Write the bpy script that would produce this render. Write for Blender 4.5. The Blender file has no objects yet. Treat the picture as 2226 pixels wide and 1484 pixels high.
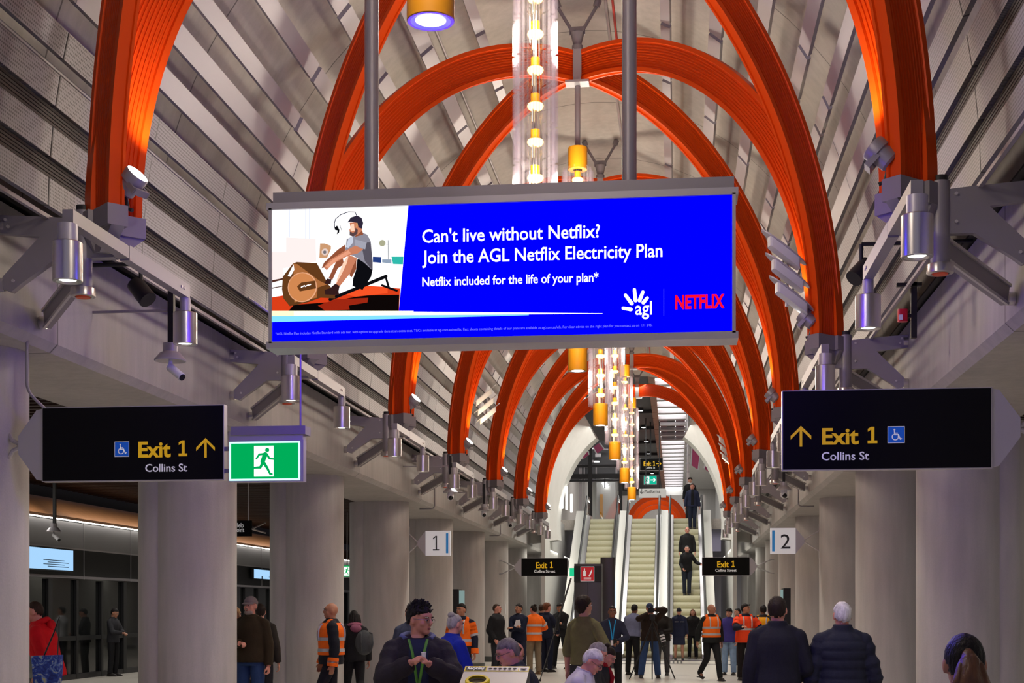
import bpy, math, random
from mathutils import Vector, Matrix, Euler, noise
PI = math.pi
R = math.radians
rnd = random.Random(7)
sc = bpy.context.scene
COL = sc.collection

# ------------------------------------------------------------------ camera
FPX, CX, U1, V1, CAMX, EYE = 3054.0, 1113.0, 1472.0, 1321.0, 1.27, 1.65
YAW = math.atan((U1 - CX) / FPX)
cam = bpy.data.cameras.new('camera')
cam.sensor_width = 36.0
cam.lens = FPX / 2226 * 36
cam.shift_y = (V1 - 742) / 2226
cam.clip_end = 400
cam_o = bpy.data.objects.new('camera', cam)
COL.objects.link(cam_o)
cam_o.location = (CAMX, 0, EYE)
cam_o.rotation_euler = (PI / 2, 0, YAW)
sc.camera = cam_o
_s, _c = math.sin(YAW), math.cos(YAW)


def W(u, v, Y):
    """world point seen at photo pixel (u, v) in the plane y = Y"""
    k = (u - CX) / FPX
    X = Y * (k * _c - _s) / (_c + k * _s)
    d = -X * _s + Y * _c
    return Vector((X + CAMX, Y, EYE - (v - V1) * d / FPX))


# ------------------------------------------------------------------ world, exposure
wd = bpy.data.worlds.new('world')
sc.world = wd
wd.use_nodes = True
wd.node_tree.nodes['Background'].inputs[0].default_value = (0.72, 0.66, 0.88, 1)
wd.node_tree.nodes['Background'].inputs[1].default_value = 0.30
vs = sc.view_settings
vs.view_transform = 'Standard'
vs.look = 'None'
vs.exposure = 0.0
vs.gamma = 1.0
vs.use_curve_mapping = False
cy = sc.cycles
cy.max_bounces = 5
cy.diffuse_bounces = 3
cy.glossy_bounces = 3
cy.transmission_bounces = 4
cy.transparent_max_bounces = 24
cy.caustics_reflective = False
cy.caustics_refractive = False
cy.sample_clamp_indirect = 4.0
cy.use_denoising = True


def light(name, kind, loc, energy, col=(1, 1, 1), rot=None, to=None, size=0.1, spot=None, blend=0.5, size_y=None, parent=None):
    l = bpy.data.lights.new(name, kind)
    l.energy = energy
    l.color = col
    if kind == 'AREA':
        l.size = size
        if size_y:
            l.shape = 'RECTANGLE'
            l.size_y = size_y
    else:
        l.shadow_soft_size = size
    if kind == 'SPOT':
        l.spot_size = R(spot or 60)
        l.spot_blend = blend
    o = bpy.data.objects.new(name, l)
    COL.objects.link(o)
    loc = Vector(loc)
    o.location = loc
    if to is not None:
        o.rotation_euler = (Vector(to) - loc).to_track_quat('-Z', 'Y').to_euler()
    elif rot is not None:
        o.rotation_euler = rot
    if parent is not None:
        o.parent = parent
        o.location = loc - parent.location
    return o


BAY = 5.42                 # spacing of the arches and columns
Y0 = 9.85                  # first visible pair of arch feet
NBAY = 7
FEET = [Y0 + BAY * i for i in range(NBAY)]            # arch feet
NODES = [Y0 + BAY * (i + .5) - BAY for i in range(NBAY + 1)]   # crown nodes
LAMPS_Y = [8.9 + BAY * i for i in range(NBAY)]
WARM = (1.0, .86, .68)

# light given off by the two faces of the big blue screen
light('screen_front_light', 'AREA', (.15, 8.96, 3.82), 170, (.035, .02, 1), rot=(PI / 2, 0, PI), size=2.9, size_y=.8)
light('screen_rear_light', 'AREA', (.15, 9.28, 3.82), 55, (.10, .01, 1), rot=(PI / 2, 0, 0), size=2.9, size_y=.8)
for sgn in (-1, 1):
    for y in (50, 56):
        light('aisle_fill', 'AREA', (sgn * 3.3, y, 3.66), 70, (1, .97, .86), rot=(0, 0, 0), size=.5, size_y=3)  # added fill brightening the far columns, no fixture in the aisles
# lights of the room that are not built with a lamp: the platform strips
for sgn in (-1, 1):
    for k in range(5):
        light('platform_strip_light', 'AREA', (sgn * 11.2, 3 + 10 * k, 4.15), 130, (1, .95, .88), rot=(0, 0, 0), size=.3, size_y=9)


# ------------------------------------------------------------------ materials
MATS = {}


def mat(name, col, rough=.5, metal=0., spec=.5, emit=None, es=0., alpha=None, bump=0., bscale=40., var=0., vscale=3., stretch=(1, 1, 1), trans=0., ior=1.45, coat=0.):
    if name in MATS:
        return MATS[name]
    m = bpy.data.materials.new(name)
    m.use_nodes = True
    nt = m.node_tree
    b = nt.nodes['Principled BSDF']
    b.inputs['Base Color'].default_value = (*col, 1)
    b.inputs['Roughness'].default_value = rough
    b.inputs['Metallic'].default_value = metal
    b.inputs['Specular IOR Level'].default_value = spec
    b.inputs['IOR'].default_value = ior
    if coat:
        b.inputs['Coat Weight'].default_value = coat
    if trans:
        b.inputs['Transmission Weight'].default_value = trans
    if emit:
        b.inputs['Emission Color'].default_value = (*emit, 1)
        b.inputs['Emission Strength'].default_value = es
    if alpha is not None:
        b.inputs['Alpha'].default_value = alpha
    if var or bump:
        tc = nt.nodes.new('ShaderNodeTexCoord')
        mp = nt.nodes.new('ShaderNodeMapping')
        mp.inputs['Scale'].default_value = stretch
        nt.links.new(tc.outputs['Object'], mp.inputs[0])
    if var:
        n = nt.nodes.new('ShaderNodeTexNoise')
        n.inputs['Scale'].default_value = vscale
        n.inputs['Detail'].default_value = 5
        n.inputs['Roughness'].default_value = .62
        nt.links.new(mp.outputs[0], n.inputs['Vector'])
        rp = nt.nodes.new('ShaderNodeValToRGB')
        rp.color_ramp.elements[0].position = .3
        rp.color_ramp.elements[1].position = .7
        rp.color_ramp.elements[0].color = (*[max(0, x * (1 - var)) for x in col], 1)
        rp.color_ramp.elements[1].color = (*[min(1, x * (1 + var)) for x in col], 1)
        nt.links.new(n.outputs['Fac'], rp.inputs[0])
        nt.links.new(rp.outputs[0], b.inputs['Base Color'])
    if bump:
        n2 = nt.nodes.new('ShaderNodeTexNoise')
        n2.inputs['Scale'].default_value = bscale
        n2.inputs['Detail'].default_value = 3
        nt.links.new(mp.outputs[0], n2.inputs['Vector'])
        bp = nt.nodes.new('ShaderNodeBump')
        bp.inputs['Strength'].default_value = bump
        bp.inputs['Distance'].default_value = .02
        nt.links.new(n2.outputs['Fac'], bp.inputs['Height'])
        nt.links.new(bp.outputs[0], b.inputs['Normal'])
    MATS[name] = m
    return m


def emis(name, col, s, mix=None):
    if name in MATS:
        return MATS[name]
    m = bpy.data.materials.new(name)
    m.use_nodes = True
    nt = m.node_tree
    nt.nodes.remove(nt.nodes['Principled BSDF'])
    e = nt.nodes.new('ShaderNodeEmission')
    e.inputs[0].default_value = (*col, 1)
    e.inputs[1].default_value = s
    nt.links.new(e.outputs[0], nt.nodes['Material Output'].inputs[0])
    MATS[name] = m
    return m


def glassy(name, tint, opac, rough=.05, gloss=(1, 1, 1), fac=.12, diffuse=None):
    """thin clear sheet: mostly transparent, a little glossy and diffuse"""
    if name in MATS:
        return MATS[name]
    m = bpy.data.materials.new(name)
    m.use_nodes = True
    nt = m.node_tree
    nt.nodes.remove(nt.nodes['Principled BSDF'])
    t = nt.nodes.new('ShaderNodeBsdfTransparent')
    t.inputs[0].default_value = (*tint, 1)
    g = nt.nodes.new('ShaderNodeBsdfGlossy')
    g.inputs['Color'].default_value = (*gloss, 1)
    g.inputs['Roughness'].default_value = rough
    mx = nt.nodes.new('ShaderNodeMixShader')
    mx.inputs[0].default_value = fac
    nt.links.new(t.outputs[0], mx.inputs[1])
    nt.links.new(g.outputs[0], mx.inputs[2])
    out = mx
    if diffuse:
        d = nt.nodes.new('ShaderNodeBsdfTranslucent')
        d.inputs[0].default_value = (*diffuse, 1)
        d2 = nt.nodes.new('ShaderNodeBsdfDiffuse')
        d2.inputs[0].default_value = (*diffuse, 1)
        ad = nt.nodes.new('ShaderNodeMixShader')
        nt.links.new(d.outputs[0], ad.inputs[1])
        nt.links.new(d2.outputs[0], ad.inputs[2])
        m2 = nt.nodes.new('ShaderNodeMixShader')
        m2.inputs[0].default_value = opac
        nt.links.new(mx.outputs[0], m2.inputs[1])
        nt.links.new(ad.outputs[0], m2.inputs[2])
        out = m2
    nt.links.new(out.outputs[0], nt.nodes['Material Output'].inputs[0])
    MATS[name] = m
    return m


def concrete(name, col, line_every=0., var=.16):
    """cast concrete: blotches, vertical streaks, pores, optional casting joints along y"""
    m = bpy.data.materials.new(name)
    m.use_nodes = True
    nt = m.node_tree
    b = nt.nodes['Principled BSDF']
    b.inputs['Roughness'].default_value = .62
    b.inputs['Specular IOR Level'].default_value = .35
    geo = nt.nodes.new('ShaderNodeNewGeometry')
    cols = []
    for scl, st in ((1.3, (1, 1, .35)), (9.0, (1, 1, .12)), (60, (1, 1, 1))):
        mp = nt.nodes.new('ShaderNodeMapping')
        mp.inputs['Scale'].default_value = st
        nt.links.new(geo.outputs['Position'], mp.inputs[0])
        n = nt.nodes.new('ShaderNodeTexNoise')
        n.inputs['Scale'].default_value = scl
        n.inputs['Detail'].default_value = 5
        nt.links.new(mp.outputs[0], n.inputs['Vector'])
        cols.append(n)
    a1 = nt.nodes.new('ShaderNodeMath'); a1.operation = 'ADD'
    a2 = nt.nodes.new('ShaderNodeMath'); a2.operation = 'MULTIPLY_ADD'
    nt.links.new(cols[0].outputs['Fac'], a1.inputs[0])
    nt.links.new(cols[1].outputs['Fac'], a1.inputs[1])
    nt.links.new(cols[2].outputs['Fac'], a2.inputs[0])
    a2.inputs[1].default_value = .35
    nt.links.new(a1.outputs[0], a2.inputs[2])
    rp = nt.nodes.new('ShaderNodeMapRange')
    rp.inputs['From Min'].default_value = .75
    rp.inputs['From Max'].default_value = 1.6
    rp.inputs['To Min'].default_value = 1 - var
    rp.inputs['To Max'].default_value = 1 + var
    nt.links.new(a2.outputs[0], rp.inputs['Value'])
    mul = nt.nodes.new('ShaderNodeVectorMath'); mul.operation = 'SCALE'
    mul.inputs[0].default_value = col
    nt.links.new(rp.outputs[0], mul.inputs['Scale'])
    outc = mul.outputs[0]
    if line_every:
        sx = nt.nodes.new('ShaderNodeSeparateXYZ')
        nt.links.new(geo.outputs['Position'], sx.inputs[0])
        md = nt.nodes.new('ShaderNodeMath'); md.operation = 'WRAP'
        md.inputs[1].default_value = line_every / 2
        md.inputs[2].default_value = -line_every / 2
        nt.links.new(sx.outputs['Y'], md.inputs[0])
        ab = nt.nodes.new('ShaderNodeMath'); ab.operation = 'ABSOLUTE'
        nt.links.new(md.outputs[0], ab.inputs[0])
        lt = nt.nodes.new('ShaderNodeMath'); lt.operation = 'LESS_THAN'
        lt.inputs[1].default_value = .011
        nt.links.new(ab.outputs[0], lt.inputs[0])
        mx = nt.nodes.new('ShaderNodeMix'); mx.data_type = 'RGBA'
        nt.links.new(lt.outputs[0], mx.inputs['Factor'])
        nt.links.new(outc, mx.inputs['A'])
        mx.inputs['B'].default_value = (*[x * .35 for x in col], 1)
        outc = mx.outputs['Result']
    nt.links.new(outc, b.inputs['Base Color'])
    bp = nt.nodes.new('ShaderNodeBump')
    bp.inputs['Strength'].default_value = .12
    bp.inputs['Distance'].default_value = .01
    nt.links.new(cols[2].outputs['Fac'], bp.inputs['Height'])
    nt.links.new(bp.outputs[0], b.inputs['Normal'])
    MATS[name] = m
    return m


def perforated(name, col, pitch=.026):
    """grey sheet metal with a fine grid of punched holes"""
    m = mat(name, col, .45, .3)
    nt = m.node_tree
    b = nt.nodes['Principled BSDF']
    tc = nt.nodes.new('ShaderNodeTexCoord')
    v = nt.nodes.new('ShaderNodeTexVoronoi')
    v.feature = 'F1'
    v.voronoi_dimensions = '2D'
    v.inputs['Scale'].default_value = 1 / pitch
    v.inputs['Randomness'].default_value = 0
    sx = nt.nodes.new('ShaderNodeSeparateXYZ')
    cx_ = nt.nodes.new('ShaderNodeCombineXYZ')
    nt.links.new(tc.outputs['Object'], sx.inputs[0])
    nt.links.new(sx.outputs['Y'], cx_.inputs['X'])
    nt.links.new(sx.outputs['Z'], cx_.inputs['Y'])
    nt.links.new(cx_.outputs[0], v.inputs['Vector'])
    rp = nt.nodes.new('ShaderNodeValToRGB')
    rp.color_ramp.elements[0].position = .24
    rp.color_ramp.elements[1].position = .34
    rp.color_ramp.elements[0].color = (*[x * .35 for x in col], 1)
    rp.color_ramp.elements[1].color = (*col, 1)
    nt.links.new(v.outputs['Distance'], rp.inputs[0])
    # seams between the sheets
    md = nt.nodes.new('ShaderNodeMath'); md.operation = 'WRAP'
    md.inputs[1].default_value = 1.81
    md.inputs[2].default_value = 0
    nt.links.new(sx.outputs['Y'], md.inputs[0])
    lt = nt.nodes.new('ShaderNodeMath'); lt.operation = 'LESS_THAN'
    lt.inputs[1].default_value = .016
    nt.links.new(md.outputs[0], lt.inputs[0])
    mx = nt.nodes.new('ShaderNodeMix'); mx.data_type = 'RGBA'
    nt.links.new(lt.outputs[0], mx.inputs['Factor'])
    nt.links.new(rp.outputs[0], mx.inputs['A'])
    mx.inputs['B'].default_value = (*[x * .3 for x in col], 1)
    nt.links.new(mx.outputs['Result'], b.inputs['Base Color'])
    return m


M_CONC = concrete('concrete', (.44, .415, .395))
M_BEAM = concrete('beam_concrete', (.40, .38, .37), BAY)
M_VAULT = concrete('vault_concrete', (.46, .43, .40), BAY / 2)
M_STEEL = mat('brushed_steel', (.62, .60, .60), .28, 1., bump=.05, bscale=30, stretch=(1, 1, .05))
M_GREY = mat('grey_painted_steel', (.30, .28, .30), .45, .35)
M_LGREY = mat('light_grey_metal', (.48, .46, .48), .42, .4)
M_DARK = mat('dark_metal', (.035, .033, .035), .5, .3)
M_BLACK = mat('black', (.008, .008, .009), .5)
M_ORANGE = mat('orange_paint', (.80, .078, .003), .42, spec=.25)
M_YEL = mat('yellow_paint', (.58, .235, .004), .45)
M_PANEL = perforated('perforated_panel', (.27, .265, .29))
M_PANEL2 = mat('smooth_panel', (.36, .352, .385), .4, .3)
M_SLAT = mat('dark_brown_slats', (.030, .018, .017), .6)
M_SIGN = mat('sign_black', (.006, .006, .006), .7, spec=.12)
M_WHITE = mat('white_paint', (.78, .78, .80), .5)
M_SIGNFRAME = mat('sign_frame', (.55, .53, .52), .35, .6)
M_DISC = emis('lamp_disc', (1, .97, .93), 9)
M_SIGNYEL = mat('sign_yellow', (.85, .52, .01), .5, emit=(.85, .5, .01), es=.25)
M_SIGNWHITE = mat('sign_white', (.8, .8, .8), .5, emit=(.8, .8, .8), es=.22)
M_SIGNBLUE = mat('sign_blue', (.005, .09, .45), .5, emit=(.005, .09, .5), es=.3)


# ------------------------------------------------------------------ mesh building
class MB:
    """collects shapes (world or local coordinates) and links them as ONE mesh object"""

    def __init__(self):
        self.v, self.f, self.m, self.mats = [], [], [], []

    def mi(self, m):
        if m is None:
            return 0
        if m not in self.mats:
            self.mats.append(m)
        return self.mats.index(m)

    def add(self, verts, faces, m=None, M=None):
        n = len(self.v)
        k = self.mi(m)
        self.v += [tuple(M @ Vector(p)) if M is not None else tuple(p) for p in verts]
        self.f += [tuple(n + i for i in f) for f in faces]
        self.m += [k] * len(faces)
        return self

    def box(self, c, s, m=None, rot=None, M=None):
        hx, hy, hz = s[0] / 2, s[1] / 2, s[2] / 2
        vs_ = [(x, y, z) for x in (-hx, hx) for y in (-hy, hy) for z in (-hz, hz)]
        T = Matrix.Translation(Vector(c))
        if rot is not None:
            T = T @ Euler(rot).to_matrix().to_4x4()
        if M is not None:
            T = M @ T
        return self.add(vs_, [(0, 1, 3, 2), (4, 6, 7, 5), (0, 4, 5, 1), (2, 3, 7, 6), (0, 2, 6, 4), (1, 5, 7, 3)], m, T)

    def rbox(self, c, s, r, m=None, rot=None, M=None, seg=3):
        """box with rounded vertical (z) edges"""
        hx, hy = s[0] / 2, s[1] / 2
        pts = []
        for (cx_, cy_, a0) in ((hx - r, hy - r, 0), (-hx + r, hy - r, 90), (-hx + r, -hy + r, 180), (hx - r, -hy + r, 270)):
            for k in range(seg + 1):
                a = R(a0 + 90 * k / seg)
                pts.append((cx_ + r * math.cos(a), cy_ + r * math.sin(a)))
        T = Matrix.Translation(Vector(c))
        if rot is not None:
            T = T @ Euler(rot).to_matrix().to_4x4()
        if M is not None:
            T = M @ T
        return self.prism(pts, -s[2] / 2, s[2] / 2, m, T)

    def prism(self, pts, z0, z1, m=None, M=None):
        n = len(pts)
        vs_ = [(x, y, z0) for x, y in pts] + [(x, y, z1) for x, y in pts]
        fs = [tuple(range(n - 1, -1, -1)), tuple(range(n, 2 * n))]
        fs += [(i, (i + 1) % n, n + (i + 1) % n, n + i) for i in range(n)]
        return self.add(vs_, fs, m, M)

    def tube(self, pts, rad, m=None, seg=8, cap=True, flat=1.0):
        pts = [Vector(p) for p in pts]
        rads = rad if isinstance(rad, (list, tuple)) else [rad] * len(pts)
        up = None
        vs_, fs = [], []
        for i, p in enumerate(pts):
            t = (pts[min(i + 1, len(pts) - 1)] - pts[max(i - 1, 0)])
            if t.length < 1e-9:
                t = Vector((0, 0, 1))
            t.normalize()
            if up is None:
                a = Vector((0, 0, 1)) if abs(t.z) < .9 else Vector((1, 0, 0))
                up = a.cross(t).normalized()
            up = (up - t * up.dot(t))
            if up.length < 1e-6:
                up = t.orthogonal()
            up.normalize()
            w = t.cross(up)
            for k in range(seg):
                an = 2 * PI * k / seg
                vs_.append(p + up * math.cos(an) * rads[i] + w * math.sin(an) * rads[i] * flat)
        for i in range(len(pts) - 1):
            for k in range(seg):
                a, b = i * seg + k, i * seg + (k + 1) % seg
                fs.append((a, b, b + seg, a + seg))
        if cap:
            fs.append(tuple(range(seg - 1, -1, -1)))
            fs.append(tuple((len(pts) - 1) * seg + k for k in range(seg)))
        return self.add(vs_, fs, m)

    def cyl(self, p0, p1, r0, r1=None, m=None, seg=20, cap=True):
        return self.tube([p0, p1], [r0, r0 if r1 is None else r1], m, seg, cap)

    def lathe(self, prof, c, m=None, seg=24, M=None):
        """profile [(r, z)] turned round the z axis through c"""
        vs_, fs = [], []
        for r, z in prof:
            for k in range(seg):
                a = 2 * PI * k / seg
                vs_.append((c[0] + r * math.cos(a), c[1] + r * math.sin(a), c[2] + z))
        for i in range(len(prof) - 1):
            for k in range(seg):
                a, b = i * seg + k, i * seg + (k + 1) % seg
                fs.append((a, b, b + seg, a + seg))
        return self.add(vs_, fs, m, M)

    def ell(self, c, r, m=None, su=14, sv=10, M=None):
        vs_, fs = [], []
        for j in range(sv + 1):
            ph = PI * j / sv - PI / 2
            for i in range(su):
                th = 2 * PI * i / su
                vs_.append((c[0] + r[0] * math.cos(ph) * math.cos(th), c[1] + r[1] * math.cos(ph) * math.sin(th), c[2] + r[2] * math.sin(ph)))
        for j in range(sv):
            for i in range(su):
                a, b = j * su + i, j * su + (i + 1) % su
                fs.append((a, b, b + su, a + su))
        return self.add(vs_, fs, m, M)

    def mesh(self, name, smooth=35):
        me = bpy.data.meshes.new(name)
        me.from_pydata(self.v, [], self.f)
        for x in self.mats:
            me.materials.append(x)
        if len(self.mats) > 1:
            me.polygons.foreach_set('material_index', self.m)
        if smooth:
            me.polygons.foreach_set('use_smooth', [True] * len(me.polygons))
            me.set_sharp_from_angle(angle=R(smooth))
        me.update()
        return me

    def build(self, name, m=None, parent=None, smooth=35, local=False):
        if m is not None and not self.mats:
            self.mats = [m]
        if parent is not None and not local:
            off = world_loc(parent)
            self.v = [(a - off.x, b - off.y, c - off.z) for a, b, c in self.v]
        o = bpy.data.objects.new(name, self.mesh(name, smooth))
        COL.objects.link(o)
        if parent is not None:
            o.parent = parent
        return o


def world_loc(o):
    v = Vector((0, 0, 0))
    while o is not None:
        v += o.location
        o = o.parent
    return v


def thing(name, label, cat, loc=(0, 0, 0), rz=0., group=None):
    o = bpy.data.objects.new(name, None)
    COL.objects.link(o)
    o.empty_display_size = .1
    o.location = loc
    o.rotation_euler = (0, 0, rz)
    o['label'] = label
    o['category'] = cat
    if group:
        o['group'] = group
    return o


def tag(o, label, cat, group=None):
    o['label'] = label
    o['category'] = cat
    if group:
        o['group'] = group
    return o


def struct(o):
    o['kind'] = 'structure'
    return o


def dup(root, loc, label=None, rz=None, sx=None):
    """copy of a thing with copies of its parts and sub-parts"""
    r = root.copy()
    COL.objects.link(r)
    r.location = loc
    if rz is not None:
        r.rotation_euler = (0, 0, rz)
    if sx is not None:
        r.scale = (sx, 1, 1)
    if label:
        r['label'] = label
    for ch in list(root.children):
        c = ch.copy()
        COL.objects.link(c)
        c.parent = r
        for g in ch.children:
            d = g.copy()
            COL.objects.link(d)
            d.parent = c
    return r


ORD = ['first', 'second', 'third', 'fourth', 'fifth', 'sixth', 'seventh', 'eighth', 'ninth', 'tenth', 'eleventh', 'twelfth', 'thirteenth']
SIDE = {-1: 'left', 1: 'right'}


def text(name, body, size, loc, m, parent, align='LEFT', bold=0., ext=.002, xs=1.0, rot=(PI / 2, 0, 0), skew=0., spacing=1.0):
    cu = bpy.data.curves.new(name, 'FONT')
    cu.body = body
    cu.size = size
    cu.align_x = align
    cu.extrude = ext
    cu.offset = bold
    cu.shear = skew
    cu.space_character = spacing
    cu.resolution_u = 3
    t = bpy.data.objects.new(name + '_src', cu)
    COL.objects.link(t)
    bpy.context.view_layer.update()
    dg = bpy.context.evaluated_depsgraph_get()
    me = bpy.data.meshes.new_from_object(t.evaluated_get(dg))
    bpy.data.objects.remove(t)
    me.materials.clear()
    me.materials.append(m)
    T = Euler(rot).to_matrix().to_4x4() @ Matrix.Diagonal((xs, 1, 1, 1))
    me.transform(T)
    o = bpy.data.objects.new(name, me)
    COL.objects.link(o)
    o.location = Vector(loc) - (world_loc(parent) if parent is not None else Vector((0, 0, 0)))
    if parent is not None:
        o.parent = parent
    return o
# ------------------------------------------------------------------ setting: floor, beams, columns, vault
YB, YE = -1.5, 62.0
M_FLOOR = mat('terrazzo', (.60, .56, .50), .28, var=.12, vscale=25, spec=.5)
f = MB()
f.box((0, 28, -.1), (27, 62, .2), M_FLOOR)
struct(f.build('floor', M_FLOOR, smooth=0))

for sgn in (-1, 1):
    n = 'left' if sgn < 0 else 'right'
    b = MB()
    prof = [(3.70, 4.66), (3.70, 3.775), (3.765, 3.71), (4.94, 3.71), (4.94, 4.66)]
    T = Matrix(((sgn, 0, 0, 0), (0, 0, 1, 0), (0, 1, 0, 0), (0, 0, 0, 1)))
    b.prism(prof, YB, YE, M_BEAM, T)
    o = struct(b.build('beam_' + n, M_BEAM, smooth=0))
    # dark cavity behind the lowest panels, with a black ribbed back
    b = MB()
    b.box((sgn * 4.32, 22.7, 5.6), (.06, 48.6, 1.9), M_BLACK)
    for k in range(10):
        b.box((sgn * 4.27, 22.7, 4.72 + .11 * k), (.04, 48.6, .03), M_DARK)
    struct(b.build('wall_recess_' + n, M_BLACK, smooth=0))

# column plan: round nose and a smaller lobe behind it
def colplan(sgn):
    pts = []
    a1 = math.acos((4.764 - 4.40) / .47)
    for k in range(29):
        a = PI - (PI - a1) + (2 * (PI - a1)) * k / 28
        pts.append((4.40 + .47 * math.cos(a), .47 * math.sin(a)))
    a2 = math.acos((4.764 - 4.80) / .30)
    for k in range(1, 18):
        a = -a2 + 2 * a2 * k / 18
        pts.append((4.80 + .30 * math.cos(a), .30 * math.sin(a)))
    return [(sgn * x, y) for x, y in (pts if sgn > 0 else pts[::-1])]


YCOL = [10.72 + BAY * k for k in range(-2, 10)]
M_PLINTH = mat('dark_plinth', (.07, .075, .07), .5)
for sgn in (-1, 1):
    n = SIDE[sgn]
    for k, y in enumerate(YCOL):
        if k < 2:
            continue
        if k == 2 and sgn < 0:
            lab = 'nearest pale concrete column on the left, holding the black exit sign'
        elif k == 2:
            lab = 'nearest pale concrete column on the right, holding the black exit sign'
        else:
            lab = '%s pale round-nosed concrete column of the %s row counted from the camera' % (ORD[k - 2], n)
        t = thing('column', lab, 'column', (0, y, 0), 0, 'concrete columns along the platforms')
        t['kind'] = 'thing'
        c = MB()
        c.prism(colplan(sgn), .0, 3.709, M_CONC)
        c.build('shaft', M_CONC, t, local=True)
        c = MB()
        pl = colplan(sgn)
        cxm = sgn * 4.5
        pl = [(cxm + (x - cxm) * 1.02, yy * 1.03) for x, yy in pl]
        c.prism(pl, .0, .16, M_PLINTH)
        c.build('plinth', M_PLINTH, t, local=True)

# vault shell
def vault_pt(t, a=4.02, b=4.95, z0=4.5):
    return a * math.cos(t), z0 + b * math.sin(t)


v = MB()
NT = 40
ring = [vault_pt(R(3 + 174 * i / NT)) for i in range(NT + 1)]
outer = [(x * 1.06, 4.5 + (z - 4.5) * 1.05) for x, z in ring]
ys = [YB, 47.5]
vv, ff = [], []
for y in ys:
    vv += [(x, y, z) for x, z in ring] + [(x, y, z) for x, z in outer]
N = NT + 1
for i in range(NT):
    ff.append((i, i + 1, 2 * N + i + 1, 2 * N + i))
    ff.append((N + i + 1, N + i, 3 * N + i, 3 * N + i + 1))
    ff.append((2 * N + i, 2 * N + i + 1, 3 * N + i + 1, 3 * N + i))
v.add(vv, ff, M_VAULT)
struct(v.build('ceiling', M_VAULT))

# ------------------------------------------------------------------ arch ribs
RA, RB, RZ = 2.85, 4.10, 4.49        # springing half width, rise, springing height
def rib_path(t, pw=2.0):
    """t 0 (foot) .. 1 (crown): horizontal distance left to the crown (0..RA) and height"""
    a = t * PI / 2
    return RA * (1 - math.cos(a) ** (2 / pw)) , RZ + RB * math.sin(a) ** (2 / pw)


DEP, WID = .39, .12
def rib_profile():
    """(n, b): n along the depth (towards the hall), b across; nine grooves on each side"""
    side = [(-DEP / 2, WID / 2), (-DEP / 2 + .05, WID / 2)]
    g0, g1, ng = -DEP / 2 + .055, DEP / 2 - .055, 9
    st = (g1 - g0) / ng
    side.append((g0, WID / 2 - .012))
    for k in range(ng):
        a = g0 + st * k
        side += [(a + .004, WID / 2 - .012), (a + st * .30, WID / 2 - .012), (a + st * .42, WID / 2 - .022), (a + st * .86, WID / 2 - .022), (a + st - .001, WID / 2 - .012)]
    side += [(g1, WID / 2 - .012), (DEP / 2 - .05, WID / 2), (DEP / 2, WID / 2)]
    inner = [(DEP / 2, WID / 2 - .02), (DEP / 2 - .018, WID / 2 - .026)]
    half = side + inner
    return half + [(n_, -b_) for n_, b_ in half[::-1]]


def rib_mesh():
    prof = rib_profile()
    m = MB()
    NS = 36
    pts = []
    # local frame: x = across the hall towards the centre, y along the hall; foot at the origin
    dirp = Vector((RA, BAY / 2, 0)).normalized()
    L = Vector((RA, BAY / 2, 0)).length
    B = Vector((0, 0, 1)).cross(dirp)
    for i in range(NS + 1):
        a = (i / NS) * PI / 2 * .985
        s = L * (1 - math.cos(a))
        z = RB * math.sin(a)
        tan = (dirp * (L * math.sin(a)) + Vector((0, 0, RB * math.cos(a)))).normalized()
        nrm = B.cross(tan)
        if nrm.dot(dirp) < 0 and i < NS / 2:
            nrm = -nrm
        if i >= NS / 2 and nrm.z > 0:
            nrm = -nrm
        c = dirp * s + Vector((0, 0, z))
        for n_, b_ in prof:
            pts.append(c + nrm * n_ + B * b_)
    P = len(prof)
    fs = []
    for i in range(NS):
        for k in range(P):
            a, b = i * P + k, i * P + (k + 1) % P
            fs.append((a, b, b + P, a + P))
    fs.append(tuple(range(P)))
    fs.append(tuple(NS * P + k for k in range(P - 1, -1, -1)))
    m.add(pts, fs, M_ORANGE)
    return m.mesh('arch_rib', 25)


rib_me = rib_mesh()
RIBS = []
def add_rib(i, sgn, fwd):
    """rib from foot pair i on side sgn, going away from (fwd=1) or towards (fwd=-1) the camera"""
    y = FEET[i]
    o = bpy.data.objects.new('arch_rib', rib_me)
    COL.objects.link(o)
    o.location = (sgn * RA, y + fwd * .075, RZ)
    o.scale = (-sgn, fwd, 1)
    tag(o, 'orange grooved arch rib rising from the %s %s foot and leaning %s the camera' % (ORD[i], SIDE[sgn], 'away from' if fwd > 0 else 'towards'),
        'arch', 'orange arch ribs')
    RIBS.append(o)
    return o


for i in range(NBAY):
    for sgn in (-1, 1):
        for fwd in (-1, 1):
            add_rib(i, sgn, fwd)

# crown nodes: flat post between the four rib ends, rod below, V brace to the ceiling
def crown_node(k, y):
    zt = RZ + RB
    t = thing('crown_node', 'grey steel crown joint with V brace where the ribs meet, %s one along the ceiling' % ORD[k], 'joint', (0, y, zt), 0, 'steel crown joints')
    m = MB(); m.box((0, 0, 0), (.11, .11, .42)); m.build('post', M_LGREY, t, local=True)
    m = MB(); m.box((0, 0, -.22), (.30, .20, .03)); m.build('plate', M_LGREY, t, local=True)
    m = MB()
    m.cyl((0, 0, .20), (0, 0, .26), .07); m.cyl((0, 0, .26), (0, 0, .42), .05, .09); m.box((0, 0, .45), (.2, .04, .1))
    m.build('clevis', M_GREY, t, local=True)
    for sx in (-1, 1):
        m = MB()
        m.cyl((sx * .06, 0, .44), (sx * .25, 0, .76), .022)
        m.cyl((sx * .24, 0, .75), (sx * .27, 0, .83), .045)
        m.cyl((sx * .06, -.05, .45), (sx * .06, .05, .45), .035)
        m.build('brace', M_GREY, t, local=True)
    return t


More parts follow.
